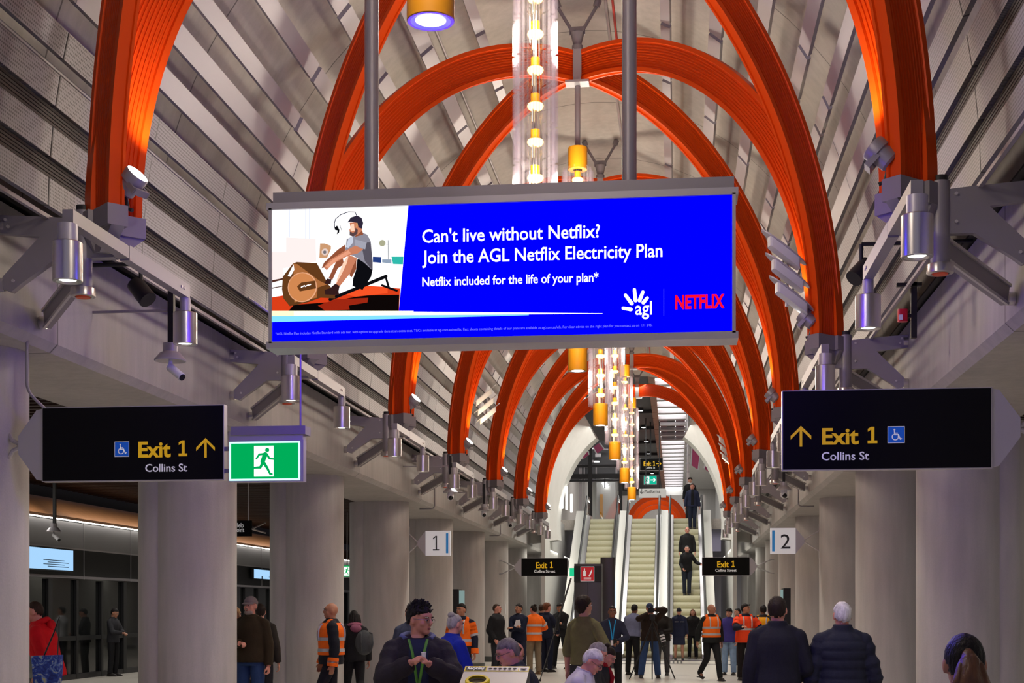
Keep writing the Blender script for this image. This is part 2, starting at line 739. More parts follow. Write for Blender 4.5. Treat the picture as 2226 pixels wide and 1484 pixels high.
node0 = crown_node(0, NODES[0])
for k in range(1, NBAY + 1):
    dup(node0, (0, NODES[k], RZ + RB), 'grey steel crown joint with V brace where the ribs meet, %s one along the ceiling' % ORD[k])

# ------------------------------------------------------------------ acoustic panels along the vault
def panel_t(sig, a=3.32, b=4.45, z0=4.5):
    """angle on the panel ellipse where the slope seen from the camera is sig"""
    lo, hi = 0., PI / 2
    for _ in range(50):
        mid = (lo + hi) / 2
        s = (z0 - EYE + b * math.sin(mid)) / (CAMX + a * math.cos(mid))
        if s < sig:
            lo = mid
        else:
            hi = mid
    return lo


def pel(t, a=3.32, b=4.45, z0=4.5, off=0.):
    p = Vector((a * math.cos(t), z0 + b * math.sin(t)))
    n_ = Vector((math.cos(t) / a, math.sin(t) / b)).normalized()
    return p + n_ * off


ROWS = [(.645, .69), (.725, .776), (.812, .868), (.90, .952), (1.012, 1.066), (1.127, 1.188), (1.262, 1.318), (1.455, 1.530), (1.755, 1.862), (2.17, 2.315), (2.86, 3.02)]
def rib_dy(t):
    """how far along the hall a rib has leaned where it passes panel angle t"""
    return BAY / 2 * (1 - math.cos(t))


PGROUP = 'acoustic panels along the vault'
for ri, (s0, s1) in enumerate(ROWS):
    t0, t1 = panel_t(s0), panel_t(s1)
    tm = (t0 + t1) / 2
    dy = rib_dy(tm)
    dy = 0 if dy < .35 else dy
    gap = .05 if dy else .006
    pm = M_PANEL if ri < 4 else M_PANEL2
    lift = .10 if ri > 2 else 0.
    def panel_mesh(length):
        m = MB()
        i0, i1, o0, o1 = pel(t0), pel(t1), pel(t0, off=.045), pel(t1, off=.045 + lift * .6)
        j0, j1 = i0 , i1
        vs_ = []
        for y_ in (0, length):
            vs_ += [(j0.x, y_, j0.y), (j1.x, y_, j1.y), (o1.x, y_, o1.y), (o0.x, y_, o0.y)]
        m.add(vs_, [(0, 1, 2, 3), (7, 6, 5, 4), (0, 4, 5, 1), (1, 5, 6, 2), (2, 6, 7, 3), (3, 7, 4, 0)], pm)
        return m.mesh('ceiling_panel', 0)
    segs = []
    for k in range(-1, NBAY):
        y = Y0 + BAY * k
        segs.append((y + dy + gap, y + BAY - dy - gap, 'past', k))
        if dy > .35:
            segs.append((y + BAY - dy + .05, y + BAY + dy - .05, 'at', k + 1))
    me = {}
    for (ya, yb, wh, k) in segs:
        ln = yb - ya
        if ln < .3 or (wh == 'at' and k > NBAY - 1):
            continue
        key = round(ln, 3)
        if key not in me:
            me[key] = panel_mesh(ln)
        for sgn in (-1, 1):
            o = bpy.data.objects.new('acoustic_panel', me[key])
            COL.objects.link(o)
            o.location = (0, ya, 0)
            o.scale = (sgn, 1, 1)
            kind = 'perforated' if ri < 4 else 'smooth'
            if wh == 'past':
                where = 'before the first rib pair' if k < 0 else 'just past the %s rib pair' % ORD[k]
            else:
                where = 'inside the %s rib pair' % ORD[k]
            tag(o, '%s grey panel on the %s, %s row up, %s' % (kind, SIDE[sgn], ORD[ri], where), 'panel', PGROUP)['kind'] = 'thing'

# dark slatted strips between the lowest panel rows, cable tray and pipe above them
for sgn in (-1, 1):
    m = MB()
    for (s0, s1) in ((.69, .725), (.776, .812)):
        t0, t1 = panel_t(s0), panel_t(s1)
        for q in range(6):
            a, b = t0 + (t1 - t0) * q / 6, t0 + (t1 - t0) * (q + .72) / 6
            i0, i1, o0, o1 = pel(a, off=.035), pel(b, off=.035), pel(a, off=.06), pel(b, off=.06)
            vs_ = []
            for y_ in (YB, 46.5):
                vs_ += [(sgn * i0.x, y_, i0.y), (sgn * i1.x, y_, i1.y), (sgn * o1.x, y_, o1.y), (sgn * o0.x, y_, o0.y)]
            m.add(vs_, [(0, 1, 2, 3), (7, 6, 5, 4), (0, 4, 5, 1), (1, 5, 6, 2), (2, 6, 7, 3), (3, 7, 4, 0)], M_SLAT)
        a, b = pel(t0, off=.055), pel(t1, off=.055)
        m.add([(sgn * a.x, YB, a.y), (sgn * b.x, YB, b.y), (sgn * b.x, 46.5, b.y), (sgn * a.x, 46.5, a.y)], [(0, 1, 2, 3)], M_SLAT)
    struct(m.build('trim_slats_' + SIDE[sgn], M_SLAT, smooth=0))
    m = MB()
    tt = panel_t(.885)
    p = pel(tt, off=.10)
    m.cyl((sgn * p.x, YB, p.y), (sgn * p.x, 46.5, p.y), .022, None, M_GREY, 10)
    q = pel(panel_t(.63), off=-.01)
    m.box((sgn * q.x, 22.5, q.y - .03), (.03, 48, .03), M_GREY)
    m.box((sgn * 3.9, 22.5, 4.71), (.5, 48, .02), M_DARK)
    struct(m.build('trim_rail_' + SIDE[sgn], M_GREY, smooth=30))
# services along the vault crown
m = MB()
for x in (-1.85, -1.75):
    z = 4.5 + 4.95 * math.sqrt(1 - (x / 4.02) ** 2) - .03
    m.cyl((x, YB, z), (x, 47, z), .018, None, M_LGREY, 8)
z = 4.5 + 4.95 * math.sqrt(1 - (.45 / 4.02) ** 2) - .02
m.cyl((.45, YB, z), (.45, 47, z), .016, None, mat('red_pipe', (.5, .03, .02), .5), 8)
m.cyl((.36, YB, z + .01), (.36, 47, z + .01), .02, None, M_LGREY, 8)
struct(m.build('trim_ceiling_pipes', M_LGREY, smooth=30))
# ------------------------------------------------------------------ downlights, uplights
DL = {}
def downlight(kind):
    m = {}
    b = MB(); r = .066 if kind == 'arch' else .043
    b.cyl((0, 0, .26), (0, 0, .38), r, None, M_LGREY, 24); m['stem'] = b
    b = MB(); b.lathe([(.0, .262), (.092, .262), (.0975, .256), (.0975, .004), (.094, 0), (.075, 0), (.06, .02), (.055, .02)], (0, 0, 0), M_STEEL, 32); m['body'] = b
    b = MB(); b.lathe([(.0, .012), (.056, .012)], (0, 0, 0), M_DISC, 24); m['lens'] = b
    return m


dl0 = {}
for kind in ('arch', 'mid'):
    t = thing('downlight', 'x', 'light', (0, -50, 0), 0, 'steel cylinder downlights')
    for nm, b in downlight(kind).items():
        b.build(nm, None, t, local=True)
    dl0[kind] = t
n = 0
for sgn in (-1, 1):
    for i, y in enumerate(LAMPS_Y):
        for kind, yy in (('arch', y), ('mid', y + 2.24)):
            lab = 'steel cylinder downlight %s the %s arch foot on the %s' % ('hung just before' if kind == 'arch' else 'on the arm past', ORD[i], SIDE[sgn])
            loc = (sgn * 2.74, yy, 3.81)
            dup(dl0[kind], loc, lab)
            light('downlight_beam', 'SPOT', (sgn * 2.74, yy, 3.79), 105, (1, .93, .84), rot=(0, 0, 0), size=.05, spot=100, blend=.8)
for t in dl0.values():
    for ch in list(t.children):
        bpy.data.objects.remove(ch)
    bpy.data.objects.remove(t)

# floodlights on the ribs, washing them orange
def flood():
    t = thing('floodlight', 'x', 'light', (0, -50, 0), 0, 'round floodlights washing the ribs')
    # local +z is the beam axis
    b = MB(); b.lathe([(0, -.15), (.060, -.15), (.074, -.135), (.077, -.05), (.090, -.045), (.090, .02), (.084, .03), (.078, .02)], (0, 0, 0), M_GREY, 24); b.build('housing', None, t, local=True)
    b = MB(); b.lathe([(0, .027), (.083, .027)], (0, 0, 0), M_DISC, 24); b.build('lens', None, t, local=True)
    b = MB()
    b.box((0, -.12, -.05), (.14, .02, .05)); b.box((.07, -.08, -.05), (.015, .1, .04)); b.box((-.07, -.08, -.05), (.015, .1, .04))
    b.build('yoke', M_GREY, t, local=True)
    b = MB(); b.tube([(0, -.02, -.09), (0, -.05, -.16), (0, -.12, -.2), (0, -.16, -.18)], .014, M_DARK, 8); b.build('cable', M_DARK, t, local=True)
    return t


fl0 = flood()
for i, y in enumerate(FEET):
    for sgn in (-1, 1):
        loc = Vector((sgn * (RA - .25), y - .13, RZ + .26))
        aim = Vector((sgn * (RA - .85), y + 1.0, RZ + 2.7))
        o = dup(fl0, loc, 'round grey floodlight clamped low on the %s %s arch foot, shining up the rib' % (ORD[i], SIDE[sgn]))
        o.rotation_euler = Vector((-sgn * .70, -.25 if sgn < 0 else .10, .67)).to_track_quat('Z', 'Y').to_euler()
        light('flood_beam', 'SPOT', loc + (aim - loc).normalized() * .04, 170, (1, .80, .50), to=aim, size=.06, spot=75, blend=.6)
for ch in list(fl0.children):
    bpy.data.objects.remove(ch)
bpy.data.objects.remove(fl0)

# ------------------------------------------------------------------ crown pendants of yellow drums and glass tubes
M_ROD = glassy('clear_acrylic', (.95, .94, .96), .045, .15, (1, .97, 1), .07, diffuse=(.85, .80, .82))
M_GLOW = emis('warm_lamp', (1, .60, .16), 6)
M_GLOW2 = emis('warm_core', (1, .72, .35), 4)
M_BLUERIM = mat('pale_rim', (.6, .6, .7), .4, .3)
PZT, PZB = 7.56, 4.69
NM = 7
PITCH = (PZT - .30 - (PZB + .36) + .06) / NM
def pendant():
    t = thing('pendant_lamp', 'x', 'light', (0, -50, PZB), 0, 'pendant lamps under the crown')
    H = PZT - PZB
    b = MB(); b.cyl((0, 0, H), (0, 0, RZ + RB - .2 - PZB), .035, None, M_GREY, 12); b.build('hanger_rod', None, t, local=True)
    b = MB(); b.lathe([(0, H), (.12, H), (.124, H - .004), (.124, H - .28), (.12, H - .285), (.06, H - .285)], (0, 0, 0), M_YEL, 32); b.build('top_drum', None, t, local=True)
    b = MB(); b.cyl((.0, 0, .30), (0, 0, H - .28), .018, None, M_STEEL, 10)
    for a in range(3):
        b.cyl((.035 * math.cos(2.1 * a), .035 * math.sin(2.1 * a), .3), (.035 * math.cos(2.1 * a), .035 * math.sin(2.1 * a), H - .28), .006, None, M_STEEL, 6)
    b.build('core_rods', None, t, local=True)
    rods = MB()
    for k in range(40):
        a = 2 * PI * k / 40
        rr = .178 + (.012 if k % 2 else -.012)
        T = Matrix.Rotation(a, 4, 'Z')
        dz = .02 * (k % 3)
        rods.box((rr, 0, PITCH / 2 + dz), (.034, .006, PITCH - .02), M_ROD, None, T)
    rm = rods.mesh('glass_fins', 0)
    coll = MB(); coll.lathe([(.0, .0), (.043, .0), (.043, .085), (.0, .085)], (0, 0, 0), M_YEL, 20)
    cm = coll.mesh('collar')
    lam = MB(); lam.lathe([(.0, -.002), (.066, -.004), (.074, -.025), (.060, -.05), (.03, -.062), (.0, -.065)], (0, 0, 0), M_GLOW, 20)
    lam.lathe([(.011, -.06), (.011, -.16)], (-.02, -.01, 0), M_GLOW2, 8)
    lm = lam.mesh('bulb')
    for k in range(NM):
        z = .34 + PITCH * k - .04
        for nm, me_, dz in (('glass_fins', rm, 0), ('collar', cm, PITCH - .09), ('bulb', lm, PITCH - .09)):
            o = bpy.data.objects.new(nm, me_); COL.objects.link(o); o.parent = t; o.location = (0, 0, z + dz)
    b = MB(); b.lathe([(.05, .36), (.12, .36), (.124, .356), (.124, .004), (.12, 0), (.105, 0)], (0, 0, 0), M_YEL, 32); d = b.build('bottom_drum', None, t, local=True)
    b = MB(); b.lathe([(.105, 0), (.08, .006)], (0, 0, 0), M_BLUERIM, 32); b.build('rim', None, d, local=True)
    b = MB(); b.lathe([(.08, .006), (.06, .012), (0, .012)], (0, 0, 0), M_DISC, 24); b.build('lens', None, d, local=True)
    return t


pd0 = pendant()
for k in range(NBAY):
    y = NODES[k] + .05
    lab = 'yellow drum pendant lamp with stacked clear fins, %s one along the hall' % ORD[k]
    if k == 0:
        lab = 'nearest yellow drum pendant lamp, only its lit lower end in view at the top'
    dup(pd0, (0, y, PZB), lab)
    light('pendant_spot', 'SPOT', (0, y, PZB - .02), 130, (1, .95, .9), rot=(0, 0, 0), size=.08, spot=110, blend=.7)
    for zz in (5.5, 6.9):
        light('pendant_glow', 'POINT', (0, y - .45, zz), 90, (1, .86, .70), size=.2)
for ch in list(pd0.children):
    for g in list(ch.children):
        bpy.data.objects.remove(g)
    bpy.data.objects.remove(ch)
bpy.data.objects.remove(pd0)
# ------------------------------------------------------------------ the big LED screen
def flat_poly(mb, pts, m, lift=0.):
    mb.add([p - Vector((0, lift, 0)) for p in pts], [tuple(range(len(pts)))], m)


def stroke(mb, a, b, w0, w1, m, lift=0., n=5):
    """flat bar with round ends in an x-z plane"""
    a, b = Vector(a), Vector(b)
    d = b - a
    an = math.atan2(d.z, d.x)
    pts = []
    for k in range(n + 1):
        t = an + PI / 2 + PI * k / n
        pts.append(a + Vector((math.cos(t), 0, math.sin(t))) * w0)
    for k in range(n + 1):
        t = an - PI / 2 + PI * k / n
        pts.append(b + Vector((math.cos(t), 0, math.sin(t))) * w1)
    flat_poly(mb, pts, m, lift)


def disc(mb, c, r, m, lift=0., rz=None, n=24, a0=0, a1=360):
    rz = r if rz is None else rz
    full = a1 - a0 >= 360
    pts = [Vector(c) + Vector((r * math.cos(R(a0 + (a1 - a0) * k / n)), 0, rz * math.sin(R(a0 + (a1 - a0) * k / n)))) for k in range(n + (0 if full else 1))]
    flat_poly(mb, pts, m, lift)


def arcband(mb, c, r0, r1, a0, a1, m, lift=0., n=20):
    vs_, fs = [], []
    for k in range(n + 1):
        a = R(a0 + (a1 - a0) * k / n)
        for r in (r0, r1):
            vs_.append(Vector(c) + Vector((r * math.cos(a), -lift, r * math.sin(a))))
    for k in range(n):
        fs.append((2 * k, 2 * k + 1, 2 * k + 3, 2 * k + 2))
    mb.add(vs_, fs, m)


def fit_text(name, body, p0, p1, cap, m, parent, bold=0.02, lift=.002, ext=.0008, skew=0.):
    """text whose baseline runs from world point p0 to p1 (same y plane), capital height cap"""
    size = cap / .73
    o = text(name, body, size, (0, 0, 0), m, None, 'LEFT', bold * size, ext, skew=skew)
    xs = [v.co.x for v in o.data.vertices]
    w = max(xs) - min(xs)
    T = Matrix.Diagonal(((p1 - p0).length / w, 1, 1, 1)) @ Matrix.Translation((-min(xs), 0, 0))
    o.data.transform(T)
    loc = p0 - Vector((0, lift, 0))
    o.parent = parent
    o.location = loc - world_loc(parent)
    return o


YS = 9.0
S_BLUE = emis('screen_blue', (0.0, 0.0, 1.0), 1.25)
S_BLUE_BACK = emis('screen_blue_back', (0.10, 0.0, 1.0), 1.25)
S_WHITE = emis('screen_white', (1, 1, 1), 1.25)
S_CREAM = emis('screen_cream', (1, .93, .62), 1.1)
S_CYAN = emis('screen_cyan', (.22, .72, 1), 1.1)
S_RED = emis('screen_red', (1, .006, .03), 1.0)
S_SMALL = emis('screen_small_text', (.20, .20, 1.0), 1.0)
def pic(name, r, g, b, s=1.):
    return emis('screen_' + name, (r, g, b), s)


pTL, pTR = W(589.5, 455, YS), W(1593, 422.5, YS)
pBL, pBR = W(589.5, 742, YS), W(1593, 719.5, YS)
xl, xr = (pTL.x + pBL.x) / 2, (pTR.x + pBR.x) / 2
zt, zb = (pTL.z + pTR.z) / 2, (pBL.z + pBR.z) / 2
scr = thing('screen', 'large double-sided blue advertising screen hung on two grey poles', 'screen', ((xl + xr) / 2, YS + .12, zb))
m = MB()
T = .035
m.box(((xl + xr) / 2, YS + .12, zt + T / 2 + .005), (xr - xl + 2 * T, .24, T + .01), M_LGREY)
m.box(((xl + xr) / 2, YS + .12, zb - T / 2 - .005), (xr - xl + 2 * T, .24, T + .01), M_LGREY)
for x in (xl - T / 2 + .01, xr + T / 2 - .01):
    m.box((x, YS + .12, (zt + zb) / 2), (.022, .24, zt - zb + .02), M_LGREY)
m.box(((xl + xr) / 2, YS + .12, (zt + zb) / 2), (xr - xl, .2, zt - zb), M_DARK)
m.build('casing', M_LGREY, scr, smooth=0)
m = MB()
m.box(((xl + xr) / 2 + .005, YS + .13, zt + .09), (xr - xl + .01, .18, .07), M_GREY)
m.build('top_cap', M_GREY, scr, smooth=0)
m = MB()
flat_poly(m, [Vector((xl, YS + .018, zb)), Vector((xr, YS + .018, zb)), Vector((xr, YS + .018, zt)), Vector((xl, YS + .018, zt))], S_BLUE)
disp = m.build('display', S_BLUE, scr, smooth=0)
m = MB()
flat_poly(m, [Vector((xl, YS + .222, zb)), Vector((xl, YS + .222, zt)), Vector((xr, YS + .222, zt)), Vector((xr, YS + .222, zb))], S_BLUE_BACK)
m.build('rear_display', S_BLUE_BACK, scr, smooth=0)
YF = YS + .017
def SP(u, v):
    return W(u, v, YF)


def ZP(x, y):
    return W(590 + x / 5.935, 440 + y / 5.935, YF)


m = MB()
L = [0.]
def lay(pts, mm):
    L[0] += .00025
    flat_poly(m, [ZP(*p) for p in pts], mm, L[0])


def lst(a, b, w0, w1, mm):
    L[0] += .00025
    stroke(m, ZP(*a), ZP(*b), w0 / 2000, w1 / 2000, mm, L[0], 8)


def ldisc(c, r, mm, ry=None):
    L[0] += .00025
    disc(m, ZP(*c), r / 2000, mm, L[0], (ry or r) / 2000)


lay([(0, 1440), (1642, 1420), (1768, 35), (0, 96)], S_WHITE)
pk = pic('pale_pink', 1, .78, .74, 1.)
lay([(0, 1010), (150, 970), (150, 850), (580, 760), (570, 470), (190, 450), (190, 640), (0, 640)], pic('blush', 1, .86, .84, 1.05))
lay([(232, 92), (240, 92), (240, 450), (232, 450)], pic('pale_blue', .72, .78, 1, 1.0))
lay([(438, 86), (448, 86), (448, 470), (438, 470)], pic('pale_blue', .72, .78, 1, 1.0))
lay([(488, 84), (500, 84), (500, 470), (488, 470)], pic('pale_blue', .72, .78, 1, 1.0))
lay([(0, 1005), (150, 975), (158, 995), (0, 1035)], pic('dark_brown', .09, .03, .02))
lay([(0, 1100), (140, 1075), (140, 1085), (0, 1115)], pic('dark_brown', .09, .03, .02))
rug = pic('rug_red', .72, .05, .01)
lay([(0, 1225), (180, 1195), (640, 1150), (900, 1180), (1200, 1070), (1660, 1110), (1645, 1412), (0, 1412)], rug)
lay([(210, 1412), (290, 1320), (700, 1290), (1180, 1200), (1650, 1190), (1643, 1412)], pic('rug_black', .004, .002, .002))
lay([(600, 1330), (820, 1250), (1250, 1230), (1240, 1290), (1000, 1330), (1010, 1380), (700, 1400)], pic('rug_dark_red', .35, .02, .006))
lay([(950, 1190), (1240, 1075), (1500, 1090), (1500, 1170), (1100, 1215)], pic('rug_bright', .95, .09, .02))
# sideboard things on the right
ldisc((1432, 525), 42, pic('globe', .42, .42, .28))
lst((1470, 540), (1510, 540), 4, 4, pic('stand', .35, .37, .4))
lst((1508, 490), (1512, 740), 5, 6, pic('stand', .35, .37, .4))
lay([(1310, 700), (1420, 705), (1420, 780), (1310, 770)], pic('dark_blue_box', .02, .05, .22))
lay([(1430, 735), (1550, 735), (1550, 790), (1430, 775)], pic('grey_blue', .3, .38, .5))
lay([(1550, 700), (1705, 700), (1698, 800), (1570, 795)], pic('teal', .03, .5, .42))
# speaker behind
lay([(620, 720), (630, 530), (690, 530), (770, 560), (770, 600), (720, 720)], pic('tan', .62, .33, .17))
ldisc((693, 640), 46, pic('pale_ring', .8, .62, .55)); ldisc((690, 642), 22, pic('speaker_cone', .2, .18, .2))
# rail of the machine
blk = pic('ink', .004, .004, .006)
lst((760, 1250), (1480, 955), 22, 22, blk)
lst((1475, 960), (1515, 1090), 14, 14, blk)
lst((1430, 1070), (1620, 1140), 14, 14, blk)
# far leg, far arm
skin_d = pic('skin_dark', .30, .085, .04)
skin = pic('skin_mid', .62, .22, .12)
skin_l = pic('skin_light', 1, .62, .46, 1.1)
lay([(920, 700), (840, 760), (740, 980), (790, 1000), (860, 850), (940, 800)], skin_d)
lay([(955, 545), (860, 610), (680, 780), (650, 850), (690, 840), (860, 690), (960, 620)], skin_d)
# machine body
lay([(140, 1120), (150, 960), (280, 790), (330, 770), (590, 785), (740, 1060), (800, 1130), (830, 1240), (640, 1230), (470, 1290), (240, 1340), (160, 1240)], pic('machine_brown', .13, .045, .012))
lay([(285, 790), (340, 800), (620, 1010), (720, 1060), (600, 1100), (590, 1230), (300, 1290)], pic('machine_tan', .42, .15, .045))
ldisc((402, 1095), 197, pic('machine_rim', .85, .42, .24)); ldisc((398, 1095), 184, pic('machine_disc', .66, .25, .085))
lay([(335, 1085), (390, 1035), (570, 1010), (580, 1110), (370, 1150)], pic('machine_brown', .13, .045, .012))
lst((390, 1095), (430, 1075), 7, 7, S_WHITE); lst((440, 1085), (480, 1065), 7, 7, S_WHITE); lst((470, 1075), (510, 1060), 7, 7, S_WHITE)
lay([(215, 950), (290, 800), (300, 870), (250, 960)], S_WHITE)
# shorts, near leg, boot
lay([(1110, 740), (1190, 720), (1310, 860), (1290, 960), (1180, 1130), (1050, 1080), (1060, 980), (1100, 860)], blk)
lay([(1105, 720), (1000, 680), (930, 780), (860, 980), (830, 1080), (880, 1090), (1010, 930), (1090, 850)], skin)
lay([(1100, 740), (1100, 860), (1040, 970), (1010, 940), (1060, 820)], skin_d)
lay([(1000, 690), (930, 780), (850, 990), (840, 1050), (910, 930), (980, 780)], skin_l)
lay([(830, 1050), (885, 1080), (870, 1150), (880, 1200), (700, 1190), (690, 1130), (760, 1110)], pic('boot', .035, .012, .012))
lay([(720, 985), (780, 995), (770, 1060), (690, 1050)], pic('boot', .035, .012, .012))
# shirt, near arm, neck, head
lay([(1160, 385), (1240, 420), (1285, 500), (1310, 760), (1310, 880), (1200, 780), (1060, 690), (1000, 680), (960, 610), (975, 480), (1050, 440)], pic('shirt_grey', .28, .27, .33))
lay([(1060, 440), (1000, 470), (965, 580), (1000, 590), (1060, 520)], pic('shirt_light', .62, .66, .78))
lay([(1240, 520), (1285, 520), (1310, 780), (1310, 880), (1210, 760), (1180, 620)], pic('shirt_dark', .10, .09, .12))
lay([(1080, 480), (1230, 520), (1215, 610), (1130, 575), (1080, 560)], pic('shirt_light2', .38, .38, .46))
lay([(1190, 610), (1090, 560), (960, 625), (760, 745), (680, 840), (720, 880), (790, 800), (1000, 690), (1120, 660)], skin)
lay([(1000, 620), (800, 740), (700, 830), (740, 850), (860, 750), (1030, 660)], pic('skin_warm', .85, .36, .22))
lay([(1120, 385), (1180, 370), (1190, 420), (1080, 450)], skin_d)
lay([(1015, 265), (1110, 260), (1170, 310), (1175, 370), (1120, 420), (1050, 440), (1020, 400), (1010, 360), (1025, 330)], skin)
lay([(1030, 290), (1070, 280), (1080, 370), (1040, 380), (1020, 350)], skin_l)
lay([(1090, 330), (1120, 360), (1115, 410), (1060, 445), (1015, 430), (1015, 380), (1060, 400), (1085, 380)], pic('beard', .10, .055, .06))
lay([(985, 265), (1030, 200), (1110, 175), (1170, 205), (1190, 270), (1175, 345), (1130, 330), (1115, 270), (1030, 255)], pic('cap', .028, .022, .045))
lst((1110, 275), (1106, 320), 5, 3, pic('earbud', .75, .8, .2))
# microphone on its arm
for a, b in (((1105, 175), (1085, 130)), ((1085, 130), (1000, 128)), ((1000, 128), (900, 165)), ((900, 165), (835, 220)), ((835, 220), (820, 270)), ((820, 270), (822, 330))):
    lst(a, b, 5, 5, pic('mic_arm', .02, .02, .06))
lay([(822, 330), (855, 305), (885, 360), (880, 400), (850, 420), (862, 370), (825, 360)], blk)
lst((890, 300), (912, 365), 3, 3, pic('mic_arm', .02, .02, .06))
# colour strip under the picture
def strip(u0, u1, v0, v1, v2, v3, mm):
    L[0] += .00025
    flat_poly(m, [SP(u0, v1), SP(u1, v3), SP(u1, v2), SP(u0, v0)], mm, L[0])


strip(589.5, 900, 676.5, 690, 676.5, 686, S_CREAM)
strip(760, 1310, 677, 687, 681.8, 683, S_WHITE)
strip(589.5, 1150, 688, 701, 684.5, 686, S_CYAN)
strip(640, 900, 677.2, 687, 677, 686, pic('strip_white', 1, 1, .92, 1.05))
m.build('picture', None, disp, smooth=0)

fit_text('slogan_text', "Can't live without Netflix?", SP(918, 527.5), SP(1304, 516), .0885, S_WHITE, disp, .012)
fit_text('slogan_text', 'Join the AGL Netflix Electricity Plan', SP(918, 573), SP(1440, 557), .0885, S_WHITE, disp, .012)
fit_text('slogan_text', 'Netflix included for the life of your plan*', SP(918, 622), SP(1301, 612), .060, S_WHITE, disp, .014)
fit_text('small_print', '*AGL Netflix Plan includes Netflix Standard with ads tier, with option to upgrade tiers at an extra cost. T&Cs available at agl.com.au/netflix. Fact sheets containing details of our plans are available at agl.com.au/efs. For clear advice on the right plan for you contact us on 131 245.',
         SP(599, 728), SP(1418, 711), .017, S_SMALL, disp, .0)
o = fit_text('brand_word', 'NETFLIX', SP(1468, 671), SP(1575, 667), .088, S_RED, disp, .035)
fit_text('brand_word', 'agl', SP(1381, 684), SP(1417, 682), .090, S_WHITE, disp, .012)
m = MB()
LP = lambda x, y: W(1080 + x / 3.905, 400 + y / 3.905, YF)
for a, b in (((1072, 1053), (1138, 1064)), ((1092, 943), (1146, 1014)), ((1168, 896), (1178, 988)), ((1240, 916), (1212, 988)), ((1277, 967), (1244, 1006))):
    stroke(m, LP(*a), LP(*b), .0105, .0125, S_WHITE, .003)
m.build('brand_rays', S_WHITE, disp, smooth=0)
m = MB(); stroke(m, SP(1443, 628), SP(1443, 686), .0012, .0012, S_SMALL, .003); m.build('divider', S_SMALL, disp, smooth=0)
for i, u in enumerate((808, 1368)):
    x = W(u, 300, YS + .13).x
    m = MB(); m.cyl((x, YS + .13, zt + .06), (x, YS + .13, 9.25), .047, None, M_GREY, 20)
    m.cyl((x, YS + .13, 9.1), (x, YS + .13, 9.26), .09, None, M_GREY, 20)
    m.build('pole', M_GREY, scr)


# ------------------------------------------------------------------ direction signs
def wheelchair(parent, c, s):
    """blue square with the white wheelchair mark; c centre, s side, in the plane y = c.y"""
    m = MB()
    h = s / 2
    flat_poly(m, [c + Vector((a * h, 0, b * h)) for a, b in ((-1, -1), (1, -1), (1, 1), (-1, 1))], M_SIGNWHITE, .001)
    h *= .94
    flat_poly(m, [c + Vector((a * h, 0, b * h)) for a, b in ((-1, -1), (1, -1), (1, 1), (-1, 1))], M_SIGNBLUE, .0018)
    P = lambda x, z: c + Vector((x * s, 0, z * s))
    disc(m, P(-.10, .30), s * .055, M_SIGNWHITE, .003)
    w = s * .032
    for a, b in (((-.10, .22), (-.08, .0)), ((-.09, .09), (.08, .09)), ((-.08, .0), (.13, .0)), ((.13, .0), (.24, -.27)), ((.24, -.27), (.31, -.24))):
        stroke(m, P(*a), P(*b), w, w, M_SIGNWHITE, .003)
    arcband(m, P(-.05, -.13), s * .15, s * .21, 120, 385, M_SIGNWHITE, .003)
    return m.build('access_symbol', None, parent, smooth=0)


def arrow(parent, c, h, ang=0.):
    """arrow pointing up (ang 0) of height h"""
    m = MB()
    def P(x, z):
        ca, sa = math.cos(ang), math.sin(ang)
        return c + Vector(((x * ca + z * sa) * h, 0, (-x * sa + z * ca) * h))
    t = .062
    pts = [P(-t, -.5), P(t, -.5), P(t, .32), P(-t, .32)]
    if ang:
        pts = pts
    flat_poly(m, pts, M_SIGNYEL, .002)
    for sx in (-1, 1):
        q = [P(0, .5), P(0, .335), P(sx * .49, -.16), P(sx * .49, .02)]
        flat_poly(m, q if sx < 0 else q[::-1], M_SIGNYEL, .003)
    return m.build('arrow', M_SIGNYEL, parent, smooth=0)


def numeral_one(parent, p0, w, h, st, m, lift=.002):
    """figure 1 with flag and foot; p0 = lower left corner"""
    mb = MB()
    P = lambda x, z: p0 + Vector((x * w, 0, z * h))
    q = st / w / 2
    flat_poly(mb, [P(.54 - q, .05), P(.54 + q, .05), P(.54 + q, 1), P(.54 - q, 1)], m, lift)
    flat_poly(mb, [P(0, 0), P(1, 0), P(1, st * .9 / h), P(0, st * .9 / h)], m, lift + .0004)
    flat_poly(mb, [P(.02, .80 - st * .5 / h), P(.54 - q * .4, .985 - st * .6 / h), P(.54, 1), P(.54 - q, 1), P(.02, .80 + st * .45 / h)], m, lift + .0008)
    return mb.build('numeral', m, parent, smooth=0)


def exit_one(fc, pa, pb, cap, bold=.027):
    """the words Exit 1 between the baseline points"""
    w = (pb - pa)
    fit_text('lettering', 'Exit', pa, pa + w * .665, cap, M_SIGNYEL, fc, bold)
    numeral_one(fc, pa + w * .825, w.length * .175, cap * 1.0, cap * .19, M_SIGNYEL)


